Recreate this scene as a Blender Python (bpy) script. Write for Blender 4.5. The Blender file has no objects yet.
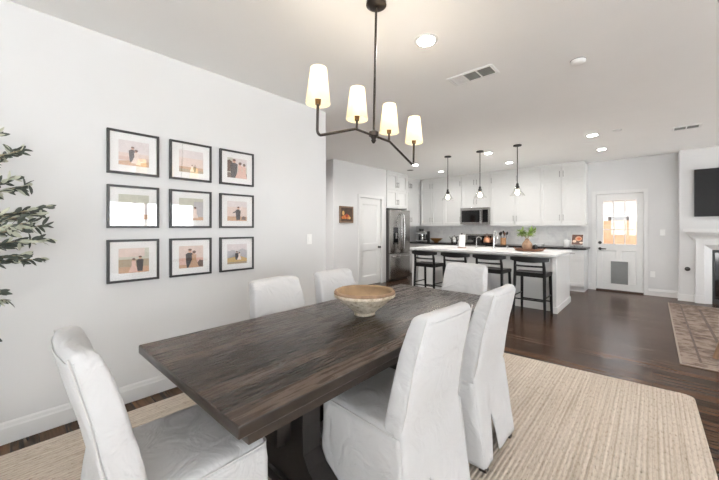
import bpy, bmesh, math, random
from math import sin, cos, pi, radians
from mathutils import Vector, Matrix, noise
random.seed(7)
sc = bpy.context.scene
COL = sc.collection

# ------------------------------------------------------------------ materials
def lin(c):
    c = c / 255.0
    return c / 12.92 if c <= 0.04045 else ((c + 0.055) / 1.055) ** 2.4
def rgb(r, g, b): return (lin(r), lin(g), lin(b), 1)

class NT:
    def __init__(s, name):
        s.m = bpy.data.materials.new(name); s.m.use_nodes = True
        s.t = s.m.node_tree; s.n = s.t.nodes; s.l = s.t.links
        s.b = s.n['Principled BSDF']; s.out = s.n['Material Output']
    def new(s, typ, **kw):
        nd = s.n.new(typ)
        for k, v in kw.items():
            if k in nd.inputs: nd.inputs[k].default_value = v
            else: setattr(nd, k, v)
        return nd
    def link(s, a, b): s.l.new(a, b)
    def coords(s, scale=(1, 1, 1), rot=(0, 0, 0), kind='Object'):
        tc = s.new('ShaderNodeTexCoord'); mp = s.new('ShaderNodeMapping')
        mp.inputs['Scale'].default_value = scale; mp.inputs['Rotation'].default_value = rot
        s.link(tc.outputs[kind], mp.inputs['Vector']); return mp.outputs['Vector']
    def ramp(s, fac, stops):
        r = s.new('ShaderNodeValToRGB'); e = r.color_ramp.elements
        while len(e) > 1: e.remove(e[-1])
        e[0].position, e[0].color = stops[0]
        for p, c in stops[1:]:
            x = e.new(p); x.color = c
        s.link(fac, r.inputs['Fac']); return r.outputs['Color']
    def bump(s, h, strength=.3, dist=.01):
        b = s.new('ShaderNodeBump'); b.inputs['Strength'].default_value = strength; b.inputs['Distance'].default_value = dist
        s.link(h, b.inputs['Height']); s.link(b.outputs['Normal'], s.b.inputs['Normal'])

def plain(name, col, rough=.5, metal=0, nscale=20, var=.04, bump=0, bscale=80, spec=.5, emis=None, es=0, coat=0):
    k = NT(name); v = k.coords()
    nz = k.new('ShaderNodeTexNoise', Scale=nscale, Detail=3.0); k.link(v, nz.inputs['Vector'])
    a = tuple(max(0, c * (1 - var)) for c in col[:3]) + (1,); b = tuple(min(1, c * (1 + var)) for c in col[:3]) + (1,)
    k.link(k.ramp(nz.outputs['Fac'], [(.3, a), (.7, b)]), k.b.inputs['Base Color'])
    k.b.inputs['Roughness'].default_value = rough; k.b.inputs['Metallic'].default_value = metal
    k.b.inputs['Specular IOR Level'].default_value = spec
    if coat: k.b.inputs['Coat Weight'].default_value = coat
    if bump:
        n2 = k.new('ShaderNodeTexNoise', Scale=bscale, Detail=4.0); k.link(v, n2.inputs['Vector']); k.bump(n2.outputs['Fac'], bump, .004)
    if emis:
        k.b.inputs['Emission Color'].default_value = emis; k.b.inputs['Emission Strength'].default_value = es
    return k.m

def planks(name, cols, mortar, plank_w, plank_l, rot, rough=(.25, .45), grain=(2, 40, 40), gstr=.35, bump=.15, spec=.5, streak=0, mort=.0016):
    # boards run along local x after rot
    k = NT(name); v = k.coords(rot=rot)
    br = k.new('ShaderNodeTexBrick', Scale=1.0)
    br.inputs['Color1'].default_value = (0, 0, 0, 1); br.inputs['Color2'].default_value = (1, 1, 1, 1); br.inputs['Mortar'].default_value = (.5, .5, .5, 1)
    br.inputs['Mortar Size'].default_value = mort; br.inputs['Mortar Smooth'].default_value = .3
    br.inputs['Brick Width'].default_value = plank_l; br.inputs['Row Height'].default_value = plank_w; br.offset = .37; br.inputs['Bias'].default_value = 0
    k.link(v, br.inputs['Vector'])
    mp = k.new('ShaderNodeMapping'); mp.inputs['Scale'].default_value = grain; k.link(v, mp.inputs['Vector'])
    off = k.new('ShaderNodeVectorMath', operation='ADD'); k.link(mp.outputs['Vector'], off.inputs[0]); k.link(br.outputs['Color'], off.inputs[1])
    nz = k.new('ShaderNodeTexNoise', Scale=1.0, Detail=6.0, Roughness=.65, Distortion=.35); k.link(off.outputs[0], nz.inputs['Vector'])
    base = k.ramp(br.outputs['Color'], [(0, cols[0]), (.5, cols[1]), (1, cols[2])])
    g = k.ramp(nz.outputs['Fac'], [(.36, (1 - gstr,) * 3 + (1,)), (.5, (1, 1, 1, 1)), (.66, (1 + gstr * .5,) * 3 + (1,))])
    mx = k.new('ShaderNodeMix', data_type='RGBA', blend_type='MULTIPLY'); mx.inputs[0].default_value = 1
    k.link(base, mx.inputs[6]); k.link(g, mx.inputs[7])
    if streak:
        ms = k.new('ShaderNodeMapping'); ms.inputs['Scale'].default_value = (7, 46, 46); k.link(v, ms.inputs['Vector'])
        ns = k.new('ShaderNodeTexNoise', Scale=1.0, Detail=5.0, Roughness=.7); k.link(ms.outputs['Vector'], ns.inputs['Vector'])
        gs = k.ramp(ns.outputs['Fac'], [(.36, (1 - streak,) * 3 + (1,)), (.44, (.97, .97, .97, 1)), (.58, (1, 1, 1, 1)), (.72, (1 + streak * .6,) * 3 + (1,))])
        mz = k.new('ShaderNodeMix', data_type='RGBA', blend_type='MULTIPLY'); mz.inputs[0].default_value = 1
        k.link(mx.outputs[2], mz.inputs[6]); k.link(gs, mz.inputs[7]); mx = mz
    m2 = k.new('ShaderNodeMix', data_type='RGBA'); k.link(br.outputs['Fac'], m2.inputs[0]); k.link(mx.outputs[2], m2.inputs[6]); m2.inputs[7].default_value = mortar
    k.link(m2.outputs[2], k.b.inputs['Base Color'])
    rr = k.new('ShaderNodeMapRange'); rr.inputs['To Min'].default_value = rough[0]; rr.inputs['To Max'].default_value = rough[1]
    k.link(nz.outputs['Fac'], rr.inputs['Value']); k.link(rr.outputs['Result'], k.b.inputs['Roughness'])
    k.b.inputs['Specular IOR Level'].default_value = spec
    sub = k.new('ShaderNodeMath', operation='SUBTRACT'); k.link(nz.outputs['Fac'], sub.inputs[0]); k.link(br.outputs['Fac'], sub.inputs[1])
    k.bump(sub.outputs[0], bump, .003)
    return k.m

def glass(name, tint=(1, 1, 1, 1), gloss=1.0, floor_refl=0.0):
    k = NT(name); k.n.remove(k.b)
    tr = k.new('ShaderNodeBsdfTransparent'); tr.inputs['Color'].default_value = tint
    gl = k.new('ShaderNodeBsdfGlossy'); gl.inputs['Roughness'].default_value = .01
    fr = k.new('ShaderNodeLayerWeight'); fr.inputs['Blend'].default_value = .5
    pw = k.new('ShaderNodeMath', operation='POWER'); pw.inputs[1].default_value = 4.5; k.link(fr.outputs['Facing'], pw.inputs[0])
    ad = k.new('ShaderNodeMath', operation='MULTIPLY_ADD'); ad.inputs[1].default_value = .9 * gloss; ad.inputs[2].default_value = floor_refl
    k.link(pw.outputs[0], ad.inputs[0])
    mx = k.new('ShaderNodeMixShader'); k.link(ad.outputs[0], mx.inputs[0]); k.link(tr.outputs[0], mx.inputs[1]); k.link(gl.outputs[0], mx.inputs[2])
    k.link(mx.outputs[0], k.out.inputs['Surface']); return k.m

def emit(name, col, s):
    k = NT(name); k.b.inputs['Base Color'].default_value = col
    k.b.inputs['Emission Color'].default_value = col; k.b.inputs['Emission Strength'].default_value = s; return k.m

M = {}
M['wall'] = plain('wall paint', (.64, .64, .64, 1), .75, var=.01, nscale=2, spec=.2)
M['ceil'] = plain('ceiling paint', (.90, .90, .89, 1), .85, var=.01, nscale=2, spec=.15)
M['trim'] = plain('white trim paint', (.68, .68, .675, 1), .4, var=.01)
M['cab'] = plain('white cabinet paint', (.665, .665, .655, 1), .38, var=.01)
M['door'] = plain('white door paint', (.71, .71, .70, 1), .42, var=.01)
M['floor'] = planks('dark hardwood', [rgb(52, 36, 25), rgb(66, 47, 34), rgb(83, 60, 44)], rgb(20, 14, 11), .125, 1.35, (0, 0, 0), (.16, .3), (1.5, 28, 28), .5, .2, .13)
M['table'] = planks('dark stained table wood', [rgb(41, 32, 26), rgb(56, 45, 37), rgb(73, 59, 49)], rgb(14, 11, 9), .098, 9, (0, 0, pi / 2), (.14, .4), (5, 60, 60), .45, .35, .32, .5, .003)
M['tableedge'] = plain('dark table edge wood', rgb(40, 33, 28), .28, nscale=18, var=.3)
M['tabledark'] = planks('dark table base wood', [rgb(22, 19, 17), rgb(26, 22, 20), rgb(30, 25, 22)], rgb(26, 20, 17), .3, 9, (0, pi / 2, 0), (.35, .5), (3, 34, 34), .4, .2)
def mk_linen():
    k = NT('white linen slipcover'); v = k.coords()
    n1 = k.new('ShaderNodeTexNoise', Scale=7.0, Detail=3.0, Roughness=.55, Distortion=1.2); k.link(v, n1.inputs['Vector'])
    n2 = k.new('ShaderNodeTexNoise', Scale=2.5, Detail=2.0); k.link(v, n2.inputs['Vector'])
    k.link(k.ramp(n2.outputs['Fac'], [(.35, (.535, .532, .53, 1)), (.65, (.565, .565, .572, 1))]), k.b.inputs['Base Color'])
    k.b.inputs['Roughness'].default_value = .9; k.b.inputs['Specular IOR Level'].default_value = .15
    k.bump(n1.outputs['Fac'], .55, .03); return k.m
M['slip'] = mk_linen()
M['piping'] = plain('slipcover piping', (.56, .55, .54, 1), .9, var=.03, spec=.1)
M['foot'] = plain('dark wooden foot', rgb(40, 30, 25), .4)
M['black'] = plain('black metal', rgb(28, 27, 27), .4, var=.06)
M['bronze'] = plain('dark bronze metal', rgb(58, 52, 48), .35, .7, var=.06)
M['frameblk'] = plain('black picture frame', rgb(42, 41, 41), .28, var=.06)
M['mat'] = plain('white picture mat', (.90, .90, .895, 1), .8, var=.01)
M['pglass'] = glass('picture glass', (1, 1, 1, 1), 1.0, .11)
M['glass'] = glass('window glass', (.97, .985, .98, 1), .8, .05)
M['shadeglass'] = glass('pendant glass', (.97, .97, .96, 1), .7, .03)
M['steel'] = plain('stainless steel', (.42, .41, .395, 1), .27, 1, nscale=3, var=.06)
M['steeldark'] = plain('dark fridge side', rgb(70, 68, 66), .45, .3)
M['nickel'] = plain('brushed nickel', (.28, .27, .26, 1), .3, 1)
M['chrome'] = plain('polished chrome', (.75, .75, .75, 1), .12, 1)
M['blackgl'] = plain('black glass', rgb(18, 18, 19), .08, var=.02)
M['tv'] = plain('television screen', rgb(22, 22, 23), .5, var=.02, spec=.25)
M['counterblk'] = plain('black granite', rgb(32, 29, 28), .22, nscale=120, var=.35)
M['stool'] = plain('black stained stool wood', rgb(15, 14, 14), .42, nscale=30, var=.1, spec=.3)
M['grey'] = plain('grey pet flap', rgb(120, 122, 122), .5)
M['threshold'] = plain('dark bronze threshold', rgb(66, 48, 40), .5)
M['grille'] = plain('grille slats', (.74, .74, .73, 1), .5)
M['duct'] = plain('dark duct', rgb(110, 110, 106), .7)
M['can'] = emit('recessed lamp glow', (1, .96, .9, 1), 9)
M['bulb'] = emit('lamp bulb', (1, .88, .70, 1), 9)
M['leafd'] = plain('olive leaf dark', rgb(58, 65, 56), .5, nscale=9, var=.3)
M['leafl'] = plain('olive leaf pale', rgb(176, 178, 160), .6, nscale=9, var=.2)
M['bark'] = plain('olive bark', rgb(150, 138, 112), .85, nscale=30, var=.3, bump=.5)
M['pot'] = plain('stoneware pot', rgb(205, 200, 190), .7)
M['soil'] = plain('soil', rgb(60, 46, 36), .95, bump=.6)
M['terra'] = plain('clay vase', rgb(176, 146, 122), .8, nscale=14, var=.25, bump=.3)
M['wood'] = plain('mid brown wood', rgb(112, 74, 52), .5, nscale=14, var=.2)
M['woodlt'] = plain('tan wood', rgb(188, 142, 104), .55, nscale=14, var=.15)
M['bowlw'] = plain('brown wooden bowl', rgb(122, 84, 42), .4, nscale=14, var=.2)
M['green'] = plain('fresh green leaves', rgb(122, 148, 66), .5, nscale=9, var=.3)
M['paper'] = plain('white paper', (.85, .85, .84, 1), .9, var=.01)
M['copper'] = plain('copper', rgb(214, 160, 130), .3, .8)
M['ceramic'] = plain('white ceramic', (.84, .84, .83, 1), .2, var=.01)
M['plate'] = plain('white plastic plate', (.80, .80, .79, 1), .4, var=.01)
M['leather'] = plain('stool tan wood', rgb(132, 104, 82), .7, nscale=24, var=.25, bump=.4)
M['stone'] = plain('pale stone', rgb(200, 196, 188), .8, bump=.3)
M['stucco'] = plain('white stucco', (.5, .49, .49, 1), .9, var=.03)
M['rooft'] = plain('grey pink roof tiles', rgb(120, 104, 106), .85, nscale=8, var=.12)
M['winblk'] = plain('dark window pane', rgb(58, 52, 50), .2)

def mk_shade():
    k = NT('cream lamp shade'); v = k.coords()
    nz = k.new('ShaderNodeTexNoise', Scale=60.0); k.link(v, nz.inputs['Vector'])
    c = k.ramp(nz.outputs['Fac'], [(.3, (.80, .74, .58, 1)), (.7, (.85, .79, .64, 1))])
    k.link(c, k.b.inputs['Base Color']); k.b.inputs['Roughness'].default_value = .9
    k.b.inputs['Emission Color'].default_value = (1, .90, .66, 1); k.b.inputs['Emission Strength'].default_value = .2
    tl = k.new('ShaderNodeBsdfTranslucent'); tl.inputs['Color'].default_value = (.95, .88, .72, 1)
    mx = k.new('ShaderNodeMixShader'); mx.inputs[0].default_value = .45
    k.link(k.b.outputs[0], mx.inputs[1]); k.link(tl.outputs[0], mx.inputs[2]); k.link(mx.outputs[0], k.out.inputs['Surface'])
    return k.m
M['shade'] = mk_shade()

def mk_quartz():
    k = NT('white quartz'); v = k.coords()
    nz = k.new('ShaderNodeTexNoise', Scale=3.0, Detail=8.0, Distortion=1.6); k.link(v, nz.inputs['Vector'])
    k.link(k.ramp(nz.outputs['Fac'], [(.35, (.84, .84, .83, 1)), (.5, (.78, .78, .775, 1)), (.55, (.84, .84, .83, 1))]), k.b.inputs['Base Color'])
    k.b.inputs['Roughness'].default_value = .25; return k.m
M['quartz'] = mk_quartz()

def mk_splash():
    k = NT('marble subway tile'); v = k.coords(rot=(pi / 2, 0, 0))
    br = k.new('ShaderNodeTexBrick', Scale=1.0); br.inputs['Color1'].default_value = (.84, .84, .835, 1); br.inputs['Color2'].default_value = (.80, .80, .80, 1)
    br.inputs['Mortar'].default_value = (.76, .76, .75, 1); br.inputs['Mortar Size'].default_value = .002; br.inputs['Brick Width'].default_value = .15; br.inputs['Row Height'].default_value = .075
    k.link(v, br.inputs['Vector'])
    nz = k.new('ShaderNodeTexNoise', Scale=5.0, Detail=6.0, Distortion=1.4); k.link(v, nz.inputs['Vector'])
    g = k.ramp(nz.outputs['Fac'], [(.35, (.9, .9, .91, 1)), (.55, (1, 1, 1, 1))])
    mx = k.new('ShaderNodeMix', data_type='RGBA', blend_type='MULTIPLY'); mx.inputs[0].default_value = 1
    k.link(br.outputs['Color'], mx.inputs[6]); k.link(g, mx.inputs[7]); k.link(mx.outputs[2], k.b.inputs['Base Color'])
    k.b.inputs['Roughness'].default_value = .2; return k.m
M['splash'] = mk_splash()

def mk_jute():
    k = NT('woven jute')
    wv = k.new('ShaderNodeTexWave', Scale=13.0, Distortion=.6, Detail=1.0); wv.bands_direction = 'X'; k.link(k.coords(), wv.inputs['Vector'])
    st = k.new('ShaderNodeTexNoise', Scale=1.0, Detail=3.0, Roughness=.6); k.link(k.coords(scale=(52, .6, 1)), st.inputs['Vector'])
    fk = k.new('ShaderNodeTexNoise', Scale=1.0, Detail=4.0, Roughness=.7); k.link(k.coords(scale=(80, 24, 1)), fk.inputs['Vector'])
    pt = k.new('ShaderNodeTexNoise', Scale=1.6, Detail=2.0); k.link(k.coords(), pt.inputs['Vector'])
    c1 = k.ramp(st.outputs['Fac'], [(.32, rgb(184, 171, 156)), (.5, rgb(202, 190, 176)), (.68, rgb(214, 203, 190))])
    c2 = k.ramp(fk.outputs['Fac'], [(.30, (.42, .38, .34, 1)), (.40, (.86, .85, .84, 1)), (.55, (1, 1, 1, 1))])
    c3 = k.ramp(wv.outputs['Fac'], [(.0, (.84, .83, .82, 1)), (.4, (1, 1, 1, 1))])
    c4 = k.ramp(pt.outputs['Fac'], [(.35, (.93, .92, .91, 1)), (.65, (1, 1, 1, 1))])
    cur = c1
    for c in (c2, c3, c4):
        mx = k.new('ShaderNodeMix', data_type='RGBA', blend_type='MULTIPLY'); mx.inputs[0].default_value = 1
        k.link(cur, mx.inputs[6]); k.link(c, mx.inputs[7]); cur = mx.outputs[2]
    k.link(cur, k.b.inputs['Base Color'])
    k.b.inputs['Roughness'].default_value = .95; k.b.inputs['Specular IOR Level'].default_value = .1
    ad = k.new('ShaderNodeMath', operation='ADD'); k.link(wv.outputs['Fac'], ad.inputs[0]); k.link(fk.outputs['Fac'], ad.inputs[1])
    k.bump(ad.outputs[0], .6, .006); return k.m
M['jute'] = mk_jute()

def mk_oriental():
    k = NT('faded brown woven rug'); v = k.coords()
    nz = k.new('ShaderNodeTexNoise', Scale=14.0, Detail=8.0, Roughness=.75, Distortion=.8); k.link(v, nz.inputs['Vector'])
    vo = k.new('ShaderNodeTexVoronoi', Scale=9.0); k.link(v, vo.inputs['Vector'])
    v2 = k.coords(scale=(3, 22, 1)); n2 = k.new('ShaderNodeTexNoise', Scale=1.0, Detail=4.0); k.link(v2, n2.inputs['Vector'])
    ad = k.new('ShaderNodeMath', operation='MULTIPLY_ADD'); k.link(vo.outputs['Distance'], ad.inputs[0]); ad.inputs[1].default_value = .35; k.link(nz.outputs['Fac'], ad.inputs[2])
    a2 = k.new('ShaderNodeMath', operation='MULTIPLY_ADD'); k.link(n2.outputs['Fac'], a2.inputs[0]); a2.inputs[1].default_value = .5; k.link(ad.outputs[0], a2.inputs[2])
    c = k.ramp(a2.outputs[0], [(.45, rgb(62, 50, 43)), (.7, rgb(92, 78, 69)), (.9, rgb(116, 102, 93)), (1.0, rgb(138, 125, 115))])
    k.link(c, k.b.inputs['Base Color']); k.b.inputs['Roughness'].default_value = .95; k.b.inputs['Specular IOR Level'].default_value = .1
    k.bump(nz.outputs['Fac'], .4, .005); return k.m
M['oriental'] = mk_oriental()
M['orientb'] = plain('rug border weave', rgb(92, 79, 71), .95, nscale=30, var=.35)

def mk_bowl():
    k = NT('rough papier bowl'); v = k.coords()
    nz = k.new('ShaderNodeTexNoise', Scale=34.0, Detail=6.0, Roughness=.7); k.link(v, nz.inputs['Vector'])
    n2 = k.new('ShaderNodeTexNoise', Scale=9.0, Detail=3.0); k.link(v, n2.inputs['Vector'])
    c = k.ramp(nz.outputs['Fac'], [(.36, rgb(166, 150, 126)), (.46, rgb(206, 195, 174)), (.62, rgb(228, 219, 204))])
    c2 = k.ramp(n2.outputs['Fac'], [(.35, (.86, .79, .68, 1)), (.55, (1, 1, 1, 1))])
    mx = k.new('ShaderNodeMix', data_type='RGBA', blend_type='MULTIPLY'); mx.inputs[0].default_value = .8
    k.link(c, mx.inputs[6]); k.link(c2, mx.inputs[7]); k.link(mx.outputs[2], k.b.inputs['Base Color'])
    k.b.inputs['Roughness'].default_value = .9; k.bump(nz.outputs['Fac'], .8, .012); return k.m
M['bowl'] = mk_bowl()
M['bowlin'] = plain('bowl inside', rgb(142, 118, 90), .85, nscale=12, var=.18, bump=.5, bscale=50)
M['bowlrim'] = plain('bowl rim', rgb(128, 102, 80), .85, nscale=22, var=.25, bump=.5, bscale=50)

def mk_block():
    k = NT('tan block wall'); v = k.coords(rot=(pi / 2, 0, 0))
    br = k.new('ShaderNodeTexBrick', Scale=1.0); br.inputs['Color1'].default_value = rgb(164, 132, 106); br.inputs['Color2'].default_value = rgb(154, 122, 96)
    br.inputs['Mortar'].default_value = rgb(176, 142, 112); br.inputs['Mortar Size'].default_value = .012; br.inputs['Brick Width'].default_value = .42; br.inputs['Row Height'].default_value = .2
    k.link(v, br.inputs['Vector']); k.link(br.outputs['Color'], k.b.inputs['Base Color']); k.b.inputs['Roughness'].default_value = .9; return k.m
M['block'] = mk_block()

# ------------------------------------------------------------------ mesh builder
class MB:
    def __init__(s): s.bm = bmesh.new()
    def _m(s, faces, m):
        for f in faces: f.material_index = m
    def box(s, x0, x1, y0, y1, z0, z1, bev=0, m=0, seg=2):
        b = bmesh.new()
        r = bmesh.ops.create_cube(b, size=1)
        for v in b.verts: v.co = Vector(((x0 + x1) / 2 + v.co.x * (x1 - x0), (y0 + y1) / 2 + v.co.y * (y1 - y0), (z0 + z1) / 2 + v.co.z * (z1 - z0)))
        if bev: bmesh.ops.bevel(b, geom=list(b.edges), offset=bev, segments=seg, affect='EDGES', profile=.5)
        s.merge(b, m); return s
    def merge(s, b, m=None, mat=None):
        if mat is not None: b.transform(mat)
        mp = {}
        for v in b.verts: mp[v] = s.bm.verts.new(v.co)
        for f in b.faces:
            try: nf = s.bm.faces.new([mp[v] for v in f.verts])
            except ValueError: continue
            nf.material_index = f.material_index if m is None else m
        b.free()
    def ring(s, pts): return [s.bm.verts.new(p) for p in pts]
    def loft(s, rings, cap0=True, cap1=True, m=0, closed=True):
        vr = [s.ring(r) for r in rings]
        n = len(vr[0])
        for a, b in zip(vr, vr[1:]):
            for i in range(n if closed else n - 1):
                j = (i + 1) % n
                f = s.bm.faces.new((a[i], a[j], b[j], b[i])); f.material_index = m
        if cap0: s.bm.faces.new(list(reversed(vr[0]))).material_index = m
        if cap1: s.bm.faces.new(vr[-1]).material_index = m
        return vr
    def tube(s, pts, r, seg=10, m=0, closed=False, cap=True):
        pts = [Vector(p) for p in pts]; n = len(pts)
        rr = r if isinstance(r, (list, tuple)) else [r] * n
        up = None; rings = []
        for i in range(n):
            if closed: t = pts[(i + 1) % n] - pts[i - 1]
            else: t = pts[min(i + 1, n - 1)] - pts[max(i - 1, 0)]
            t.normalize()
            if up is None:
                up = Vector((0, 0, 1)) if abs(t.z) < .9 else Vector((1, 0, 0))
            u = (up - t * up.dot(t)).normalized(); w = t.cross(u); up = u
            rings.append([pts[i] + (u * cos(2 * pi * k / seg) + w * sin(2 * pi * k / seg)) * rr[i] for k in range(seg)])
        if closed: rings.append(rings[0])
        s.loft(rings, cap and not closed, cap and not closed, m); return s
    def lathe(s, prof, c=(0, 0, 0), seg=32, m=0, cap0=True, cap1=True):
        rings = [[Vector((c[0] + r * cos(2 * pi * k / seg), c[1] + r * sin(2 * pi * k / seg), c[2] + z)) for k in range(seg)] for r, z in prof]
        s.loft(rings, cap0, cap1, m); return s
    def cyl(s, c, r, h, seg=24, m=0): return s.lathe([(r, 0), (r, h)], c, seg, m)
    def prism(s, poly, axis, a, b, m=0):
        def P(p, t):
            return {'x': (t, p[0], p[1]), 'y': (p[0], t, p[1]), 'z': (p[0], p[1], t)}[axis]
        s.loft([[P(p, a) for p in poly], [P(p, b) for p in poly]], True, True, m); return s
    def build(s, name, mats, parent=None, smooth=35, loc=None):
        bmesh.ops.recalc_face_normals(s.bm, faces=list(s.bm.faces))
        me = bpy.data.meshes.new(name); s.bm.to_mesh(me); s.bm.free()
        for mm in (mats if isinstance(mats, (list, tuple)) else [mats]): me.materials.append(mm)
        if smooth:
            for p in me.polygons: p.use_smooth = True
            me.set_sharp_from_angle(angle=radians(smooth))
        o = bpy.data.objects.new(name, me); COL.objects.link(o)
        if parent is not None: o.parent = parent
        if loc is not None: o.location = loc
        return o

def tag(o, label=None, cat=None, group=None, kind=None):
    if label: o['label'] = label
    if cat: o['category'] = cat
    if group: o['group'] = group
    if kind: o['kind'] = kind
    return o
def thing(name, label, cat, loc=(0, 0, 0), rz=0, group=None):
    o = bpy.data.objects.new(name, None); COL.objects.link(o); o.location = loc; o.rotation_euler = (0, 0, rz); o.empty_display_size = .1
    return tag(o, label, cat, group)
def dup(root, loc, rz=None, label=None):
    r = root.copy(); COL.objects.link(r); r.location = loc
    if rz is not None: r.rotation_euler = (0, 0, rz)
    if label: r['label'] = label
    for ch in list(root.children):
        c = ch.copy(); COL.objects.link(c); c.parent = r
        for g in ch.children:
            d = g.copy(); COL.objects.link(d); d.parent = c
    return r
def struct(name, mb, mat, smooth=0, label=None, cat=None):
    o = mb.build(name, mat, None, smooth); o['kind'] = 'structure'
    if label: o['label'] = label
    if cat: o['category'] = cat
    return o
def rrect(cx, cy, hw, hd, r, n=5):
    pts = []
    for sx, sy, a0 in ((1, 1, 0), (-1, 1, pi / 2), (-1, -1, pi), (1, -1, 3 * pi / 2)):
        for k in range(n):
            a = a0 + pi / 2 * k / (n - 1)
            pts.append((cx + sx * (hw - r) + r * cos(a), cy + sy * (hd - r) + r * sin(a)))
    return pts

# ------------------------------------------------------------------ room
H = 2.75; XL = -2.96; YB = 8.53
XR = 4.9; YN = -3.2
struct('floor', MB().box(-6.7, XR + .1, YN - .1, YB + .1, -.1, 0), M['floor'], label='dark brown hardwood plank floor', cat='floor')
struct('ceiling', MB().box(-6.7, XR + .1, YN - .1, YB + .1, H, H + .1), M['ceil'], label='flat white ceiling over the whole room', cat='ceiling')
struct('wall_left', MB().box(XL - .12, XL, YN, 2.62, 0, H), M['wall'], label='white wall behind the nine picture frames', cat='wall')
struct('wall_hall', MB().box(-6.7, -6.6, YN, 4.6, 0, H).box(-6.6, -4.97, 4.5, 4.62, 0, H), M['wall'], label='white hallway wall beyond the end of the picture wall', cat='wall')
# pantry wall with door opening
w = MB(); PX = -4.85; DY0, DY1, DH = 5.30, 6.08, 2.02
w.box(PX - .12, PX, 4.5, DY0, 0, H).box(PX - .12, PX, DY1, 6.262, 0, H).box(PX - .12, PX, DY0, DY1, DH, H).box(-5.55, PX - .12, 6.19, 6.262, 0, H)
struct('wall_pantry', w, M['wall'], label='white wall holding the pantry door and small painting', cat='wall')
struct('wall_kitchen', MB().box(-5.55, -5.43, 6.15, YB, 0, H), M['wall'], label='white wall behind the refrigerator', cat='wall')
# back wall with exterior door opening
w = MB(); BX0, BX1, BDH = -.90, -.133, 2.045
w.box(-5.55, BX0, YB, YB + .14, 0, H).box(BX1, XR, YB, YB + .14, 0, H).box(BX0, BX1, YB, YB + .14, BDH, H)
struct('wall_back', w, M['wall'], label='white far wall with the glazed back door', cat='wall')
# right wall with two openings, near wall with two openings (both out of frame, they let the daylight in)
def holed_wall(mb, axis, p0, p1, a0, a1, holes):
    hs = sorted(holes); cur = a0
    def bx(u0, u1, z0, z1):
        if axis == 'x': mb.box(p0, p1, u0, u1, z0, z1)
        else: mb.box(u0, u1, p0, p1, z0, z1)
    for u0, u1, z0, z1 in hs:
        bx(cur, u0, 0, H)
        if z0 > 0: bx(u0, u1, 0, z0)
        bx(u0, u1, z1, H); cur = u1
    bx(cur, a1, 0, H)
RH = [(-2.2, .4, .0, 2.3), (1.3, 4.0, .92, 2.10), (6.0, 8.0, .0, 2.3)]
NH = [(-1.6, -.2, .9, 2.1), (1.0, 4.2, .0, 2.3)]
w = MB(); holed_wall(w, 'x', XR, XR + .12, YN, YB, RH); struct('wall_right', w, M['wall'], label='white wall with sliding doors to the patio', cat='wall')
w = MB(); holed_wall(w, 'y', YN - .12, YN, -6.6, XR, NH); struct('wall_near', w, M['wall'], label='white wall behind the viewpoint with wide windows', cat='wall')
k = 0
for axis, hs in (('x', RH), ('y', NH)):
    for u0, u1, z0, z1 in hs:
        k += 1
        f = MB(); n = 2
        p0, p1 = ((XR + .03, XR + .09) if axis == 'x' else (YN - .09, YN - .03))
        def bx(a, b, c, d):
            if axis == 'x': f.box(p0, p1, a, b, c, d)
            else: f.box(a, b, p0, p1, c, d)
        bx(u0, u1, z0, z0 + .06); bx(u0, u1, z1 - .06, z1); bx(u0, u0 + .06, z0 + .06, z1 - .06); bx(u1 - .06, u1, z0 + .06, z1 - .06)
        bx((u0 + u1) / 2 - .04, (u0 + u1) / 2 + .04, z0 + .06, z1 - .06)
        fr = struct('window_%d' % k, f, M['trim'], label='white framed patio window number %s along the daylight side' % ('one', 'two', 'three', 'four', 'five')[k - 1], cat='window')

# baseboards (profiled)
def baseboard(name, p0, p1, nrm, label):
    d = Vector((p1[0] - p0[0], p1[1] - p0[1], 0)); n = Vector((nrm[0], nrm[1], 0))
    prof = [(0, 0), (.016, 0), (.016, .095), (.011, .105), (.009, .122), (.004, .132), (0, .132)]
    b = MB(); b.loft([[Vector((p0[0], p0[1], 0)) + n * u + Vector((0, 0, z)) for u, z in prof], [Vector((p1[0], p1[1], 0)) + n * u + Vector((0, 0, z)) for u, z in prof]])
    struct(name, b, M['trim'], 0, label, 'baseboard')
baseboard('baseboard_left', (XL, YN), (XL, 2.62), (1, 0), 'white baseboard under the picture wall')
baseboard('baseboard_hall', (-6.6, 4.5), (PX, 4.5), (0, -1), 'white baseboard in the hallway')
baseboard('baseboard_pantry', (PX, 4.5), (PX, DY0 - .07), (1, 0), 'white baseboard beside the pantry door')
baseboard('baseboard_back', (BX1 + .07, YB), (.36, YB), (0, -1), 'white baseboard right of the back door')
baseboard('baseboard_kitchen', (-1.03, YB), (BX0 - .07, YB), (0, -1), 'white baseboard left of the back door')
# fireplace chimney breast
FB = 8.30
struct('wall_fireplace', MB().box(.36, 2.20, FB, YB, 0, H), M['wall'], label='white chimney breast behind the television and mantel', cat='wall')
b0 = MB().box(.34, .55, FB - .016, FB, 0, .12); struct('baseboard_fireplace', b0, M['trim'], label='white baseboard left of the fireplace', cat='baseboard')

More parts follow.
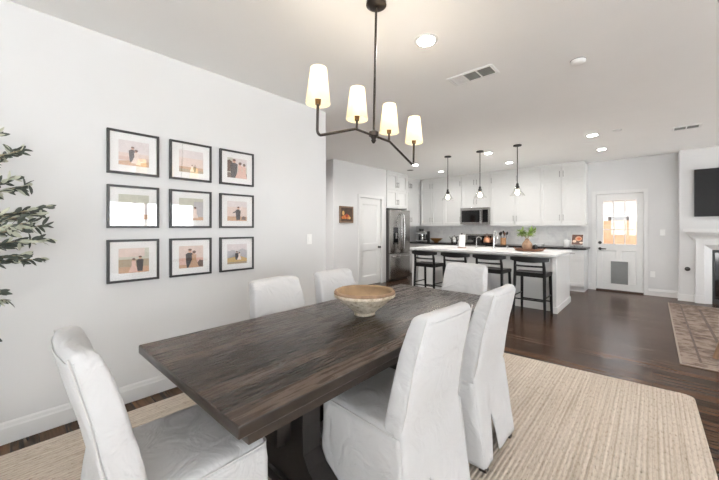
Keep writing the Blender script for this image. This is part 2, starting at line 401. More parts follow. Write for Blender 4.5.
# ------------------------------------------------------------------ pantry door (in pantry wall, faces +X): local x = world Y
def casing(name, w_, h_, loc, rz, label, cw=.065, t=.018):
    c = MB(); c.box(-cw, 0, -t, 0, 0, h_ + cw).box(w_, w_ + cw, -t, 0, 0, h_ + cw).box(0, w_, -t, 0, h_, h_ + cw)
    o = struct(name, c, M['trim'], 0, label, 'door trim'); o.location = loc; o.rotation_euler = (0, 0, rz)
casing('trim_1', DY1 - DY0, DH, (PX, DY0, 0), pi / 2, 'white casing around the pantry door')
casing('trim_2', BX1 - BX0, BDH, (BX0, YB, 0), 0, 'white casing around the back door')
def paneled(mb, w_, h_, t, panels, y0=0, rec=.012, bev=.02):
    # slab with recessed rectangular panels, faces -y; panels: (x0,x1,z0,z1)
    xs = sorted({0, w_} | {p[0] for p in panels} | {p[1] for p in panels}); zs = sorted({0, h_} | {p[2] for p in panels} | {p[3] for p in panels})
    def inp(x, z): return any(p[0] < x < p[1] and p[2] < z < p[3] for p in panels)
    for i in range(len(xs) - 1):
        for j in range(len(zs) - 1):
            x0, x1, z0, z1 = xs[i], xs[i + 1], zs[j], zs[j + 1]
            if inp((x0 + x1) / 2, (z0 + z1) / 2): continue
            mb.box(x0, x1, y0, y0 + t, z0, z1)
    for x0, x1, z0, z1 in panels:
        o1 = [(x0, y0, z0), (x1, y0, z0), (x1, y0, z1), (x0, y0, z1)]
        o2 = [(x0 + bev * .4, y0 + rec, z0 + bev * .4), (x1 - bev * .4, y0 + rec, z0 + bev * .4), (x1 - bev * .4, y0 + rec, z1 - bev * .4), (x0 + bev * .4, y0 + rec, z1 - bev * .4)]
        mb.loft([o1, o2], False, True)
        mb.box(x0, x1, y0 + rec + .002, y0 + t, z0, z1)
root = thing('door_1', 'white two-panel pantry door with dark round knob', 'door', (PX - .03, DY0 + .004, .008), pi / 2); root['kind'] = 'structure'
d = MB(); W_ = DY1 - DY0 - .008
paneled(d, W_, DH - .012, .04, [(.12, W_ - .12, .2, .80), (.12, W_ - .12, .95, 1.87)], rec=.014, bev=.05)
d.build('door_slab', M['door'], root, 0)
kb = MB(); kb.lathe([(.0, 0), (.028, 0), (.028, .006), (.012, .012), (.012, .03), (.026, .042), (.028, .055), (.018, .066), (.0, .068)], (0, 0, 0), 20)
o = kb.build('door_knob', M['black'], root); o.rotation_euler = (pi / 2, 0, 0); o.location = (W_ - .07, 0, .86); o['label'] = 'dark round door knob'
for z in (.25, 1.0, 1.75):
    MB().tube([(.002, -.004, z), (.002, -.004, z + .09)], .007, 8).build('hinge', M['bronze'], root)

# ------------------------------------------------------------------ exterior back door
root = thing('door_2', 'white back door with nine-pane window and grey pet flap', 'door', (BX0 + .003, YB + .03, .03), 0); root['kind'] = 'structure'
DW = BX1 - BX0 - .006; DHH = BDH - .034
d = MB()
gx0, gx1, gz0, gz1 = .115, .655, .96, 1.87
pan = [(.10, .225, .14, .80), (.53, .655, .14, .80)]
xs = [0, gx0, gx1, DW]
d.box(0, gx0, 0, .045, gz0, gz1).box(gx1, DW, 0, .045, gz0, gz1).box(0, DW, 0, .045, gz1, DHH)
paneled(d, DW, gz0, .045, [(.10, .345, .14, .82), (.415, .655, .14, .82)], rec=.008, bev=.04)
d.build('door_slab', M['door'], root, 0)
mu = MB()
for i in (1, 2):
    x = gx0 + (gx1 - gx0) * i / 3; mu.box(x - .009, x + .009, .004, .041, gz0, gz1)
    z = gz0 + (gz1 - gz0) * i / 3; mu.box(gx0, gx1, .005, .040, z - .009, z + .009)
mu.box(gx0 - .025, gx0, -.008, 0, gz0 - .025, gz1 + .025).box(gx1, gx1 + .025, -.008, 0, gz0 - .025, gz1 + .025).box(gx0, gx1, -.008, 0, gz1, gz1 + .025).box(gx0, gx1, -.008, 0, gz0 - .025, gz0)
mu.build('window_grid', M['door'], root, 0)
MB().box(gx0, gx1, .02, .024, gz0, gz1).build('window_pane', M['glass'], root, 0)
pf = MB(); fx0, fx1, fz0, fz1 = .245, .525, .13, .60
pf.box(fx0 - .02, fx0, -.014, 0, fz0 - .02, fz1 + .02).box(fx1, fx1 + .02, -.014, 0, fz0 - .02, fz1 + .02).box(fx0, fx1, -.014, 0, fz1, fz1 + .02).box(fx0, fx1, -.014, 0, fz0 - .02, fz0)
p = pf.build('pet_door_frame', M['door'], root, 0)
f = MB().box(fx0, fx1, -.010, -.002, fz0, fz1, .002); f.box(.35, .42, -.02, -.010, fz1 - .05, fz1 - .035)
o = f.build('pet_flap', M['grey'], root, 0); o['label'] = 'grey pet flap'
lv = MB().lathe([(.0, 0), (.032, 0), (.032, .01), (.02, .014), (.02, .03), (.0, .03)], (0, 0, 0), 20); o = lv.build('deadbolt', M['black'], root); o.rotation_euler = (pi / 2, 0, 0); o.location = (.062, 0, .985)
lv = MB().lathe([(.0, 0), (.03, 0), (.03, .008), (.014, .012), (.014, .045), (.0, .045)], (0, 0, 0), 20); lv.box(-.014, .11, -.011, .011, .035, .05, .004)
o = lv.build('lever_handle', M['black'], root); o.rotation_euler = (pi / 2, 0, 0); o.location = (.062, 0, .855)
struct('trim_5', MB().box(BX0 - .001, BX0 + .022, YB + .077, YB + .13, .028, BDH).box(BX1 - .022, BX1 + .001, YB + .077, YB + .13, .028, BDH).box(BX0 + .022, BX1 - .022, YB + .077, YB + .13, BDH - .022, BDH), M['trim'], 0, 'white door stop around the back door', 'door trim')
struct('trim_3', MB().box(BX0, BX1, YB - .03, YB + .12, 0, .028, .004), M['threshold'], 0, 'dark threshold under the back door', 'threshold')

# ------------------------------------------------------------------ picture frames
def frame_mats():
    cols = dict(sky=rgb(226, 208, 200), pale=rgb(226, 218, 218), sand=rgb(196, 158, 128), sea=rgb(214, 188, 178), suit=rgb(58, 54, 58), dress=rgb(236, 220, 212),
                pink=rgb(222, 186, 174), skin=rgb(216, 170, 146), hair=rgb(96, 66, 48), grass=rgb(168, 152, 126), dark=rgb(112, 92, 82), tree=rgb(204, 204, 190), hill=rgb(190, 188, 192), gold=rgb(206, 172, 110))
    out = {}
    for n_, c in cols.items(): out[n_] = plain('print ink ' + n_, c, .7, nscale=40, var=.06)
    return out
INK = frame_mats(); INKN = list(INK)
def ink(n_): return INKN.index(n_)
def poly_rect(x0, x1, z0, z1): return [(x0, z0), (x1, z0), (x1, z1), (x0, z1)]
def ell(cx, cz, rx, rz_, n=14): return [(cx + rx * cos(2 * pi * k / n), cz + rz_ * sin(2 * pi * k / n)) for k in range(n)]
def man(x, z, s): return [('suit', [(x - .16 * s, z), (x + .14 * s, z), (x + .17 * s, z + .45 * s), (x + .2 * s, z + .8 * s), (x + .08 * s, z + .86 * s), (x - .1 * s, z + .86 * s), (x - .22 * s, z + .78 * s), (x - .2 * s, z + .4 * s)]), ('skin', ell(x, z + .96 * s, .09 * s, .11 * s)), ('hair', ell(x, z + 1.03 * s, .095 * s, .06 * s))]
def lady(x, z, s, c='dress'): return [(c, [(x - .3 * s, z), (x + .3 * s, z), (x + .13 * s, z + .5 * s), (x + .15 * s, z + .8 * s), (x - .12 * s, z + .8 * s), (x - .1 * s, z + .5 * s)]), ('skin', ell(x, z + .9 * s, .085 * s, .1 * s)), ('hair', ell(x + .02 * s, z + .95 * s, .1 * s, .09 * s))]
SC = {}
SC[0] = [('pale', poly_rect(-1, 1, -1, 1)), ('sky', poly_rect(-1, 1, -.45, .0)), ('sea', poly_rect(-1, 1, -.6, -.3)), ('sand', [(-1, -1), (1, -1), (1, -.55), (.3, -.75), (-.4, -.6), (-1, -.7)])] + man(-.1, -.7, 1.15) + lady(.12, -.8, 1.1) + [('dress', [(.1, -.9), (.45, -.9), (.25, -.4), (.1, -.2)])]
SC[1] = [('pale', poly_rect(-1, 1, -1, 1)), ('sky', poly_rect(-1, 1, -.6, .3)), ('sand', poly_rect(-1, 1, -1, -.5)), ('grass', [(-1, -1), (1, -1), (1, -.8), (-1, -.7)])] + lady(.05, -.9, .6) + man(.3, -.9, .6)
SC[2] = [('tree', poly_rect(-1, 1, -1, 1)), ('pale', poly_rect(-.4, 1, .2, 1)), ('dark', poly_rect(-1, 1, -1, -.5)), ('hair', [(-1, -.4), (-.55, -.4), (-.5, .6), (-.8, .8), (-1, .7)])] + man(-.32, -1, 1.75) + lady(.25, -1, 1.6, 'pink') + lady(.68, -1, 1.5, 'pink')
SC[3] = [('pale', poly_rect(-1, 1, -1, 1)), ('tree', poly_rect(-1, 1, .3, 1)), ('sand', poly_rect(-1, 1, -1, -.6))] + man(0, -.8, 1.1) + lady(.3, -.8, 1.1)
SC[4] = [('pale', poly_rect(-1, 1, -1, 1)), ('tree', poly_rect(-1, 1, .1, 1)), ('hill', poly_rect(.2, 1, -.8, .7)), ('sand', poly_rect(-1, 1, -1, -.7))] + lady(.3, -.8, 1.0)
SC[5] = [('sky', poly_rect(-1, 1, -1, 1)), ('pale', poly_rect(-1, 1, .4, 1)), ('sand', poly_rect(-1, 1, -1, -.55)), ('dark', [(.4, -.9), (.9, -.9), (.85, -.6), (.6, -.5), (.45, -.65)])] + man(.1, -.9, 1.25) + [('suit', [(0, .1), (-.45, -.15), (-.5, -.25), (0, -.1)]), ('dress', [(.2, .2), (.55, .55), (.6, .5), (.25, .0)])]
SC[6] = [('tree', poly_rect(-1, 1, -1, 1)), ('sky', poly_rect(-1, .7, .3, 1)), ('grass', poly_rect(-1, 1, -.5, .1)), ('sand', poly_rect(-1, 1, -1, -.5))] + lady(-.05, -.95, 1.1, 'pink') + man(.4, -.9, 1.15)
SC[7] = [('sky', poly_rect(-1, 1, -1, 1)), ('pink', poly_rect(-1, 1, -.7, -.1)), ('sand', poly_rect(-1, 1, -1, -.7)), ('dark', [(.4, -.95), (1, -.95), (1, -.4), (.7, -.3), (.5, -.6)])] + man(-.12, -1, 1.6) + lady(.2, -1, 1.5, 'sand')
SC[8] = [('hill', poly_rect(-1, 1, -1, 1)), ('pale', poly_rect(-1, 1, .3, 1)), ('hill', [(-1, -.2), (1, -.2), (1, .3), (.5, .55), (0, .25), (-.5, .45), (-1, .2)]), ('gold', [(-1, -1), (1, -1), (1, -.5), (.2, -.2), (-1, -.4)]), ('grass', poly_rect(-1, 1, -1, -.8))] + man(-.05, -.6, .8) + lady(.2, -.6, .75)
FL = ['black square frame with couple on pale beach, top left of the gallery', 'black square frame with small couple low on pink sand, top middle of the gallery', 'black square frame with man and two women in pink, top right of the gallery',
      'black square frame washed out by window glare, middle left of the gallery', 'black square frame with half its print hidden by glare, centre of the gallery', 'black square frame with embracing couple in pink sky, middle right of the gallery',
      'black square frame with woman in pink gown among trees, bottom left of the gallery', 'black square frame with couple close together at dusk, bottom middle of the gallery', 'black square frame with couple before grey mountains, bottom right of the gallery']
YS = [(.476, .812), (.888, 1.228), (1.304, 1.642)]; ZS = [(1.741, 2.068), (1.333, 1.656), (.923, 1.246)]
ZS = [(a, b) for a, b in ZS]
for r_ in range(3):
    for c_ in range(3):
        i = r_ * 3 + c_; y0, y1 = YS[c_]; z0, z1 = ZS[r_]
        root = thing('picture_frame', FL[i], 'picture frame', (XL, (y0 + y1) / 2, (z0 + z1) / 2), pi / 2, 'framed photographs on the left wall')
        hw, hh = (y1 - y0) / 2, (z1 - z0) / 2; fw = .017
        f = MB()
        for x0, x1, a0, a1 in ((-hw, hw, hh - fw, hh), (-hw, hw, -hh, -hh + fw), (-hw, -hw + fw, -hh + fw, hh - fw), (hw - fw, hw, -hh + fw, hh - fw)):
            f.box(x0, x1, -.030, -.001, a0, a1, .0015, seg=1)
        f.build('frame', M['frameblk'], root, 0)
        MB().box(-hw + fw, hw - fw, -.018, -.001, -hh + fw, hh - fw).build('mat_board', M['mat'], root, 0)
        pw, ph = .098, .094
        pr = MB(); d_ = .0105
        def clip(poly):
            return [(max(-1, min(1, x)), max(-1, min(1, z))) for x, z in poly]
        pr.box(-pw, pw, -.0188, -.0181, -ph, ph, m=ink(SC[i][0][0])); 
        for q, (n_, poly) in enumerate(SC[i][1:]):
            yy = -.0189 - .00012 * q
            vs = [pr.bm.verts.new((x * pw, yy, z * ph)) for x, z in clip(poly)]
            pr.bm.faces.new(vs).material_index = ink(n_)
        pr.build('photo_print', [INK[n_] for n_ in INKN], root, 0)
        MB().box(-hw + fw, hw - fw, -.0245, -.0225, -hh + fw, hh - fw).build('glass_pane', M['pglass'], root, 0)

# small painting on the pantry wall
root = thing('painting', 'small still life painting in dark wooden frame left of the pantry door', 'painting', (PX, 4.862, 1.614), pi / 2)
f = MB(); hw, hh, fw = .205, .178, .035
for x0, x1, a0, a1 in ((-hw, hw, hh - fw, hh), (-hw, hw, -hh, -hh + fw), (-hw, -hw + fw, -hh + fw, hh - fw), (hw - fw, hw, -hh + fw, hh - fw)): f.box(x0, x1, -.03, -.001, a0, a1, .004)
f.build('frame', plain('carved brown frame', rgb(120, 96, 76), .5, nscale=40, var=.3), root)
cv = MB().box(-hw + fw, hw - fw, -.012, -.001, -hh + fw, hh - fw, m=0); pcols = [plain('paint dark', rgb(70, 52, 40), .6, nscale=12, var=.4), plain('paint orange', rgb(196, 112, 52), .6, nscale=16, var=.3), plain('paint gold', rgb(200, 160, 96), .6), plain('paint red', rgb(150, 58, 40), .6)]
for q, (m_, e_) in enumerate([(2, ell(-.09, .03, .035, .05)), (1, ell(-.03, -.05, .05, .045)), (1, ell(.05, -.05, .05, .05)), (3, ell(.01, -.02, .04, .04)), (2, ell(.1, -.07, .035, .03)), (1, ell(-.1, -.06, .04, .035))]):
    vs = [cv.bm.verts.new((x, -.0122 - .0002 * q, z)) for x, z in e_]; cv.bm.faces.new(vs).material_index = m_
cv.build('canvas', pcols, root, 0)

# wall plates
def plate(name, label, loc, rz, kind_='switch'):
    r = thing(name, label, kind_, loc, rz)
    MB().box(-.036, .036, -.006, -.0005, -.058, .058, .002).build('cover_plate', M['plate'], r, 0)
    if kind_ == 'light switch': MB().box(-.016, .016, -.010, -.006, -.033, .033, .002).build('rocker', M['plate'], r, 0)
    else:
        s_ = MB()
        for dz in (-.022, .022): s_.box(-.016, .016, -.008, -.006, dz - .014, dz + .014, .002)
        s_.build('socket', M['plate'], r, 0)
plate('light_switch', 'white light switch near the end of the picture wall', (XL, 2.36, 1.2), pi / 2, 'light switch')
plate('light_switch', 'white light switch on the wall right of the back door', (.14, YB, 1.24), 0, 'light switch')
plate('power_outlet', 'white outlet low on the wall right of the back door', (.0, YB, .42), 0, 'power outlet')

# ------------------------------------------------------------------ kitchen cabinets (local: x 0..w, y 0 front .. depth, faces -y)
def shaker(w_, h_, t=.02, fr=.058, rec=.013):
    m = MB(); paneled(m, w_, h_, t, [(fr, w_ - fr, fr, h_ - fr)], 0, rec, .006) if h_ > .2 else m.box(0, w_, 0, t, 0, h_, .002)
    return m
def bar(h_=.13, horiz=False):
    b = MB(); a = h_ / 2
    def q(u, v): return (u, v, 0) if horiz else (0, v, u)
    b.tube([q(-a, -.03), q(a, -.03)], .0055, 8)
    for s_ in (-1, 1): b.tube([q(s_ * a * .72, -.03), q(s_ * a * .72, 0)], .0045, 8)
    return b
def cabinet(name, label, cat, loc, w_, h_, dep, doors, rz=0, toe=0, group=None, drawers=(), bodymat='cab'):
    root = thing(name, label, cat, loc, rz, group)
    b = MB().box(0, w_, .021, dep, toe, h_)
    if toe: b.box(0, w_, .08, dep, 0, toe)
    b.build('body', M[bodymat], root, 0)
    for x0, x1, z0, z1, hx, hz in doors:
        g = .0034
        o = shaker(x1 - x0 - 2 * g, z1 - z0 - 2 * g).build('door', M['cab'], root, 0); o.location = (x0 + g, 0, z0 + g)
        if hx is not None:
            hd = bar().build('handle', M['nickel'], o); hd.location = (hx - x0 - g, 0, hz - z0 - g); hd['label'] = 'slim nickel bar handle'
    for x0, x1, z0, z1 in drawers:
        g = .0034
        o = shaker(x1 - x0 - 2 * g, z1 - z0 - 2 * g).build('drawer', M['cab'], root, 0); o.location = (x0 + g, 0, z0 + g)
        hd = bar(.13, True).build('handle', M['nickel'], o); hd.location = ((x1 - x0) / 2, 0, (z1 - z0) / 2); hd['label'] = 'slim nickel bar handle'
    return root
UY = 8.2; ZB, ZM, ZT = 1.375, 2.385, 2.70
GU = 'white upper cabinets on the far kitchen wall'
def upper(x0, x1, lab, tall=True, zb=ZB, split=None, single_side=None, topside=None):
    w_ = x1 - x0; ds = []; h0 = ZB + .03 if zb == ZB else zb
    hz1, hz2 = h0 + .17 - ZB, (ZM + .13) - ZB
    if split:
        for a, b_, hx in ((0, split, split - .035), (split, w_, split + .035)):
            ds.append((a, b_, h0 - ZB, ZM - ZB, hx, h0 + .15 - ZB)); ds.append((a, b_, ZM - ZB, ZT - ZB, hx, ZM + .13 - ZB))
    else:
        hx = .035 if single_side == 'l' else w_ - .035
        tx = .035 if topside == 'l' else w_ - .035
        ds = [(0, w_, h0 - ZB, ZM - ZB, hx, h0 + .15 - ZB), (0, w_, ZM - ZB, ZT - ZB, tx, ZM + .13 - ZB)]
    root = thing('upper_cabinet', lab, 'cabinet', (x0, UY, ZB), 0, GU)
    b = MB().box(0, w_, .021, YB - UY - .001, h0 - ZB, ZT - ZB)
    if zb == ZB: b.box(0, w_, .0, .04, 0, .029)
    b.box(0, w_, -.008, .03, ZT - ZB, H - ZB - .001)
    b.build('body', M['cab'], root, 0)
    for dx0, dx1, z0, z1, hx, hz in ds:
        g = .0034
        o = shaker(dx1 - dx0 - 2 * g, z1 - z0 - 2 * g).build('door', M['cab'], root, 0); o.location = (dx0 + g, 0, z0 + g)
        hd = bar().build('handle', M['nickel'], o); hd.location = (hx - dx0 - g, 0, hz - z0 - g); hd['label'] = 'slim nickel bar handle'
upper(-5.066, -4.312, 'white double-door upper cabinet above the coffee machine in the corner', split=.365)
upper(-4.31, -3.792, 'white single-door upper cabinet just left of the microwave', topside='r')
upper(-3.79, -3.032, 'white short upper cabinet directly above the microwave', split=.38, zb=1.855)
upper(-3.03, -2.442, 'white single-door upper cabinet just right of the microwave', topside='l')
upper(-2.44, -1.902, 'white single-door upper cabinet above the round wooden tray', single_side='l', topside='l')
upper(-1.90, -1.05, 'white double-door upper cabinet nearest the back door', split=.42)
# side wall cabinet run facing +X between fridge and corner
root = cabinet('upper_cabinet', 'white upper cabinet between refrigerator and kitchen corner', 'cabinet', (-5.084, 7.172, ZB), 1.02, ZT - ZB, .345, [(0, .51, .03, ZM - ZB, .47, .18), (.51, 1.02, .03, ZM - ZB, .55, .18), (0, .51, ZM - ZB, ZT - ZB, .47, ZM - ZB + .13), (.51, 1.02, ZM - ZB, ZT - ZB, .55, ZM - ZB + .13)], pi / 2)
MB().box(0, 1.02, -.008, .03, ZT - ZB, H - ZB - .001).build('crown_strip', M['cab'], root, 0)
# cabinet over the fridge
root = cabinet('upper_cabinet', 'white two-tier cabinet directly above the refrigerator', 'cabinet', (-4.83, 6.264, 1.82), .87, 2.70 - 1.82, .59, [(0, .435, .03, .46, .40, .16), (.435, .87, .03, .46, .47, .16), (0, .435, .46, .88, .40, .60), (.435, .87, .46, .88, .47, .60)], pi / 2)
MB().box(0, .87, -.008, .03, .88, H - 1.821).build('crown_strip', M['cab'], root, 0)
tag(MB().box(-5.42, -4.83, 7.138, 7.17, 0, H - .002).build('refrigerator_side_panel', M['cab'], None, 0), 'tall white end panel right of the refrigerator', 'panel')

# base cabinets
BY = 7.93
GB = 'white base cabinets on the far kitchen wall'
cabinet('base_cabinet', 'white base cabinet in the corner left of the range', 'cabinet', (-5.4, BY, 0), 1.6, .875, .599, [(0, .8, .12, .70, .76, .6), (.8, 1.6, .12, .70, .84, .6)], 0, .1, GB, [(0, .8, .71, .87), (.8, 1.6, .71, .87)])
cabinet('base_cabinet', 'white base cabinet right of the range behind the island', 'cabinet', (-3.025, BY, 0), .775, .875, .599, [(0, .387, .12, .70, .35, .6), (.387, .775, .12, .70, .43, .6)], 0, .1, GB, [(0, .775, .71, .87)])
cabinet('base_cabinet', 'white base cabinet behind the round wooden tray', 'cabinet', (-2.248, BY, 0), .775, .875, .599, [(0, .387, .12, .70, .35, .6), (.387, .775, .12, .70, .43, .6)], 0, .1, GB, [(0, .775, .71, .87)])
cabinet('base_cabinet', 'white base cabinet with one door and drawer nearest the back door', 'cabinet', (-1.471, BY, 0), .431, .875, .599, [(0, .431, .12, .70, None, 0)], 0, .1, GB, [(0, .431, .71, .87)])
tag(MB().box(-5.42, -3.80, 7.90, YB - .012, .877, .915, .004).build('dark_countertop', M['counterblk'], None, 0), 'black granite countertop left of the range', 'countertop')
tag(MB().box(-3.022, -1.0, 7.90, YB - .012, .877, .915, .004).build('dark_countertop', M['counterblk'], None, 0), 'black granite countertop right of the range', 'countertop')
struct('trim_4', MB().box(-5.42, -1.04, YB - .011, YB - .0005, .9155, ZB + .028), M['splash'], 0, 'pale marble tile backsplash under the upper cabinets', 'backsplash')
for x in (-1.40, -2.6, -4.55): plate('power_outlet', {-1.40: 'white outlet on the backsplash above the white canister', -2.6: 'white outlet on the backsplash beside the utensil crock', -4.55: 'white outlet on the backsplash above the brown wooden bowl'}[x], (x, YB - .011, 1.19), 0, 'power outlet')

# microwave
root = thing('microwave', 'stainless over-the-range microwave with black window', 'microwave', (-3.787, 8.12, 1.415), 0)
MB().box(0, .752, .02, .39, 0, .435, .003).build('body', M['steel'], root, 0)
f = MB(); f.box(0, .56, 0, .019, .0, .06, .002).box(0, .56, 0, .019, .37, .435, .002).box(0, .035, 0, .019, .06, .37).box(.53, .56, 0, .019, .06, .37); f.build('door', M['steel'], root, 0)
MB().box(.035, .53, .004, .018, .06, .37).build('door_window', M['blackgl'], root, 0)
MB().box(.562, .752, 0, .019, 0, .435, .002).build('control_fascia', M['steel'], root, 0)
MB().box(.59, .728, -.003, 0, .06, .375).build('control_panel', M['blackgl'], root, 0)
MB().tube([(.545, -.035, .05), (.545, -.035, .385)], .009, 10).tube([(.545, -.035, .08), (.545, 0, .08)], .006, 8).tube([(.545, -.035, .355), (.545, 0, .355)], .006, 8).build('handle', M['steel'], root)

# range
root = thing('kitchen_range', 'stainless gas range with black glass oven front under the microwave', 'range', (-3.79, 7.89, 0), 0)
MB().box(.002, .76, .03, .62, .02, .90).build('body', M['steel'], root, 0)
MB().box(.002, .76, 0, .03, .16, .74, .004).build('oven_door', M['steel'], root, 0)
MB().box(.08, .68, -.004, 0, .28, .62).build('oven_window', M['blackgl'], root, 0)
MB().tube([(.06, -.05, .69), (.70, -.05, .69)], .011, 10).tube([(.09, -.05, .69), (.09, 0, .69)], .008).tube([(.67, -.05, .69), (.67, 0, .69)], .008).build('oven_handle', M['steel'], root)
MB().box(.002, .76, -.01, .03, .755, .90, .004).build('control_panel', M['steel'], root, 0)
for i in range(5):
    kn = MB().lathe([(0, 0), (.022, 0), (.02, .028), (0, .03)], (0, 0, 0), 16).build('knob', M['black'], root); kn.rotation_euler = (pi / 2, 0, 0); kn.location = (.1 + i * .14, -.01, .83)
MB().box(.002, .76, .0, .62, .901, .915, .003).build('cooktop', M['blackgl'], root, 0)
for x in (.19, .57):
    for y in (.16, .44):
        g = MB()
        for a in range(4):
            t = a * pi / 4; g.tube([(x - .11 * cos(t), y - .11 * sin(t), .935), (x + .11 * cos(t), y + .11 * sin(t), .935)], .006, 6)
        g.tube([(x + .11 * cos(2 * pi * q / 16), y + .11 * sin(2 * pi * q / 16), .932) for q in range(16)], .006, 6, closed=True)
        for a in range(4): g.cyl((x + .1 * cos(a * pi / 2), y + .1 * sin(a * pi / 2), .9155), .005, .018, 6)
        g.build('burner_grate', M['black'], root)
MB().box(.002, .76, .565, .62, .916, 1.165, .004).build('back_guard', M['steel'], root, 0)
MB().box(.06, .70, .560, .565, 1.0, 1.12).build('back_guard_display', M['blackgl'], root, 0)

# refrigerator (faces +X): local x -> world Y
root = thing('refrigerator', 'tall stainless French-door refrigerator beside the pantry door', 'refrigerator', (-4.72, 6.272, 0), pi / 2)
FW = .85
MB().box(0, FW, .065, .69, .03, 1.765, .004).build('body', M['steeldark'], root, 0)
for nm, x0, x1, z0, z1 in (('door', .001, FW / 2 - .003, .70, 1.78), ('door', FW / 2 + .003, FW - .001, .70, 1.78), ('freezer_drawer', .001, FW - .001, .06, .69)):
    o = MB().box(x0, x1, 0, .06, z0, z1, .010).build(nm, M['steel'], root)
    if nm == 'freezer_drawer':
        h_ = MB().tube([(.06, 0, .625), (.06, -.05, .625), (.1, -.055, .625), (FW - .1, -.055, .625), (FW - .06, -.05, .625), (FW - .06, 0, .625)], .012, 10).build('handle', M['chrome'], o)
    elif x0 > .1:
        MB().tube([(.50, 0, .78), (.50, -.05, .80), (.515, -.065, 1.1), (.515, -.065, 1.36), (.50, -.05, 1.66), (.50, 0, 1.68)], .012, 10).build('handle', M['chrome'], o)
    else:
        MB().tube([(.405, 0, .78), (.405, -.05, .80), (.39, -.065, 1.1), (.39, -.065, 1.36), (.405, -.05, 1.66), (.405, 0, 1.68)], .012, 10).build('handle', M['chrome'], o)
        dsp = MB().box(.12, .32, -.006, 0, .92, 1.34, .003).build('dispenser', M['blackgl'], o, 0)
MB().box(.13, .31, -.03, -.006, .94, .955).build('dispenser_tray', M['steel'], dsp, 0)
MB().box(.19, .25, -.025, -.006, 1.06, 1.2, .004).build('dispenser_paddle', M['steel'], dsp, 0)
MB().box(.02, FW - .02, .08, .68, .0, .03).build('base_grille', M['black'], root, 0)

# ------------------------------------------------------------------ island
IX0, IX1 = -3.73, -1.10; IY0 = 5.85; IY1 = 6.78
root = thing('kitchen_island', 'long white kitchen island with panelled seating side', 'island', ((IX0 + IX1) / 2, 6.3, 0), 0)
hx = (IX1 - IX0) / 2
b = MB().box(-hx, hx - .06, IY0 - 6.3, IY1 - 6.3, 0, .878); b.build('body', M['cab'], root, 0)
p = MB().box(hx - .06, hx, 5.71 - 6.3, 6.80 - 6.3, 0, .878, .002)
p.box(hx - .075, hx + .016, 5.695 - 6.3, 6.81 - 6.3, 0, .10, .004).build('end_panel', M['cab'], root, 0)
p = MB().box(-hx - .001, -hx + .05, 5.71 - 6.3, IY0 - 6.3, 0, .878, .002); p.build('end_panel', M['cab'], root, 0)
st = MB()
for i in range(6):
    x = -hx + .05 + i * (2 * hx - .16) / 5 - (.03 if i else 0); st.box(x, x + .06, IY0 - 6.3 - .012, IY0 - 6.3, .10, .876)
st.box(-hx + .05, hx - .076, IY0 - 6.3 - .016, IY0 - 6.3, 0, .10); st.build('panel_battens', M['cab'], root, 0)
tag(MB().box(IX0 - .03, IX1 + .025, 5.66, 6.87, .879, .922, .005).build('island_countertop', M['quartz'], None, 0), 'white quartz countertop slab of the kitchen island', 'countertop')

# bar stools
SP = [-3.15, -2.54, -1.955, -1.36]
SL = ['black wooden counter stool nearest the refrigerator, first of four', 'black wooden counter stool second from the refrigerator, mostly behind the far white chair', 'black wooden counter stool third from the refrigerator', 'black wooden counter stool nearest the back door, its seat and legs in full view']
def make_stool(x, lab):
    r = thing('counter_stool', lab, 'stool', (x, 5.42, 0), 0, 'black stools along the island')
    s_ = MB()
    n = 9; top = []; rings = []
    for i in range(n):
        t = i / (n - 1); y = -.20 + .41 * t
        hw = .215 + .012 * t
        ring = []
        for j in range(13):
            u = j / 12 * 2 - 1; z = .668 - .018 * (1 - u * u) * sin(pi * min(1, t * 1.2)) - (.02 * max(0, t - .8) / .2)
            ring.append((u * hw, y, z))
        for j in range(13):
            u = 1 - j / 12 * 2; ring.append((u * hw * .97, y, .602))
        rings.append(ring)
    s_.loft(rings); s_.build('seat', M['stool'], r, 40)
    def taper(p0, p1, a, b_): return MB().tube([p0, ((p0[0] + p1[0]) / 2, (p0[1] + p1[1]) / 2, (p0[2] + p1[2]) / 2), p1], [a, (a + b_) * .52, b_], 10)
    for sx in (-1, 1):
        taper((sx * .213, -.215, 0), (sx * .20, -.18, .66), .018, .023).tube([(sx * .20, -.18, .64), (sx * .197, -.19, .76), (sx * .19, -.215, .87)], [.023, .021, .017], 10).build('back_leg', M['stool'], r)
        taper((sx * .213, .215, 0), (sx * .2, .175, .63), .018, .023).build('front_leg', M['stool'], r)
    br = MB(); rr = []
    for i in range(15):
        u = i / 14 * 2 - 1; y = -.215 - .05 * (1 - u * u) + .02 * abs(u) ** 3; hh = .042 - .018 * abs(u) ** 3; z = .862 + .006 * u * u
        rr.append([(u * .265, y - .012, z - hh), (u * .265, y + .012, z - hh), (u * .265, y + .010, z + hh), (u * .265, y - .010, z + hh)])
    br.loft(rr); br.build('top_rail', M['stool'], r, 40)
    MB().tube([(u * .198, -.192 - .03 * (1 - u * u), .762) for u in [i / 6 - 1 for i in range(13)]], .015, 8).build('back_slat', M['stool'], r)
    MB().tube([(-.21, -.205, .26), (.21, -.205, .26)], .010, 8).build('rear_stretcher', M['stool'], r)
    MB().tube([(-.207, .20, .2), (.207, .20, .2)], .011, 8).build('foot_rail', M['stool'], r)
    for sx in (-1, 1): MB().tube([(sx * .21, -.205, .3), (sx * .206, .197, .3)], .010, 8).build('side_stretcher', M['stool'], r)
    return r
s0 = make_stool(SP[0], SL[0])
for x, l in zip(SP[1:], SL[1:]): dup(s0, (x, 5.42, 0), 0, l)

